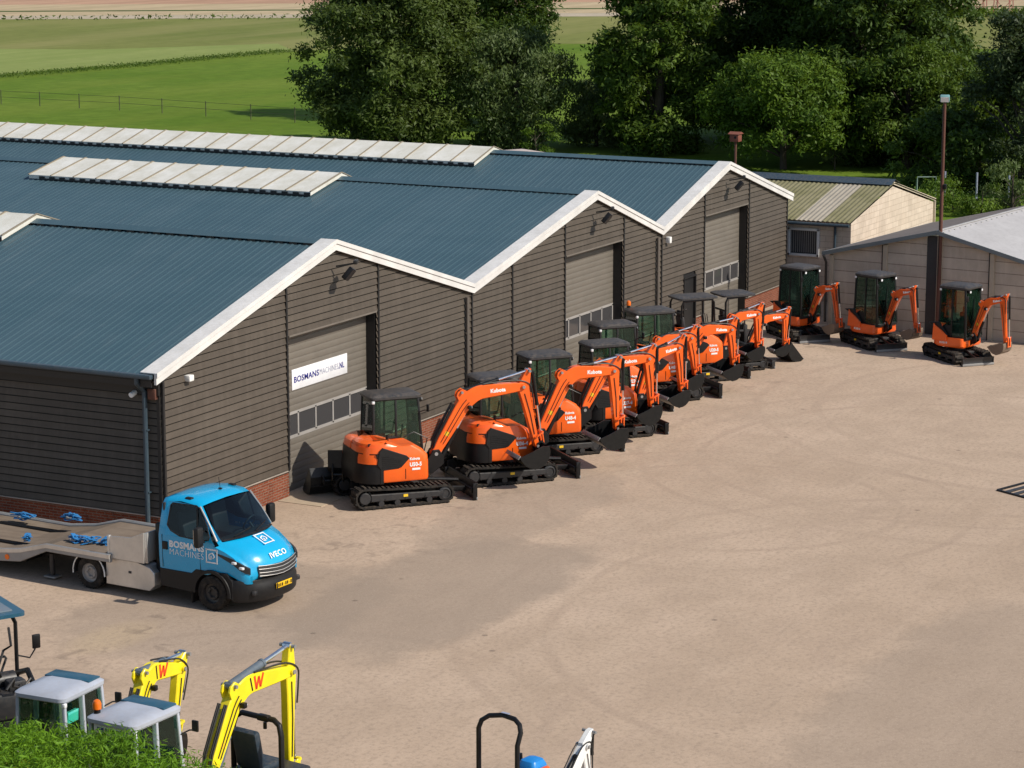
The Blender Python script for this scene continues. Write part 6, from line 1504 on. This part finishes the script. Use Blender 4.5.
# reeds along the ditch in the fields, weeds along the wall
def reeds(name, pts, n, hgt, wdt, mat, seed):
    rs = np.random.RandomState(seed); P = []
    seg = [(np.array(a, float), np.array(b, float)) for a, b in zip(pts, pts[1:])]; L = np.array([np.linalg.norm(b - a) for a, b in seg]); 
    for (a, b), l in zip(seg, L):
        k = int(n * l / L.sum()); u = rs.rand(k)[:, None]; p = a + (b - a) * u; q = np.array([-(b - a)[1], (b - a)[0]]) / l; p = p + q * (rs.randn(k)[:, None] * wdt); P.append(np.c_[p, rs.rand(k) * hgt])
    P = np.concatenate(P); me = leaves_mesh(name, [(0, 0, 0)], [(0, 0, 0)], [len(P)], hgt * .5, mat, seed); co = np.zeros(len(me.vertices) * 3, np.float32); me.vertices.foreach_get('co', co)
    co = co.reshape(-1, 4, 3) + P[:, None, :]; me.vertices.foreach_set('co', co.astype(np.float32).ravel()); me.update(); o = link(name, me); o['kind'] = 'stuff'; return o
reeds('ditch_reeds', [(104, 99), (115.6, 96.9), (130.4, 95.2), (155.9, 94.6)], 7000, .18, .9, LV['mid'], 41)
reeds('track_side_weeds', [(150, 222), (192, 157), (212, 127)], 700, .5, .8, LV['oak'], 42)
reeds('far_field_hedge', [(243, 66), (262, 47), (290, 10)], 2500, .9, 1.2, LV['mid'], 43)

# ------------------------------------------------------------------ camera and light
cam = bpy.data.cameras.new('camera'); co = bpy.data.objects.new('camera', cam); COL.objects.link(co)
pt, ya = R(11.056), R(62.993)
fw = Vector((math.sin(ya) * math.cos(pt), math.cos(ya) * math.cos(pt), -math.sin(pt)))
co.location = (-43.914, -30.981, 14.035); co.rotation_euler = fw.to_track_quat('-Z', 'Y').to_euler()
co.rotation_mode = 'XYZ'
cam.sensor_width = 36; cam.lens = 36 * 2483.946 / 1024; cam.clip_start = .5; cam.clip_end = 4000
scene.camera = co
EL = R(41); AZ = Vector((.02, -1.0)).normalized()
sd_ = Vector((AZ.x * math.cos(EL), AZ.y * math.cos(EL), math.sin(EL)))
sun = bpy.data.lights.new('sun', 'SUN'); sun.energy = 4.5; sun.angle = R(.5); sun.color = (1, .93, .82)
so = bpy.data.objects.new('sun', sun); COL.objects.link(so); so.rotation_euler = sd_.to_track_quat('Z', 'Y').to_euler(); so.location = (0, 0, 60)
w = bpy.data.worlds.new('World'); scene.world = w; w.use_nodes = True; nt = w.node_tree
bg = nt.nodes['Background']; sk = nt.nodes.new('ShaderNodeTexSky'); sk.sky_type = 'NISHITA'; sk.sun_disc = False; sk.sun_elevation = EL; sk.sun_rotation = math.atan2(AZ.x, AZ.y)
sk.air_density = 1.0; sk.dust_density = 1.0
nt.links.new(sk.outputs[0], bg.inputs[0]); bg.inputs[1].default_value = .11
scene.view_settings.view_transform = 'Standard'; scene.view_settings.look = 'None'; scene.view_settings.exposure = 0; scene.view_settings.gamma = 1
scene.cycles.use_denoising = True
scene.cycles.max_bounces = 8; scene.cycles.transparent_max_bounces = 24
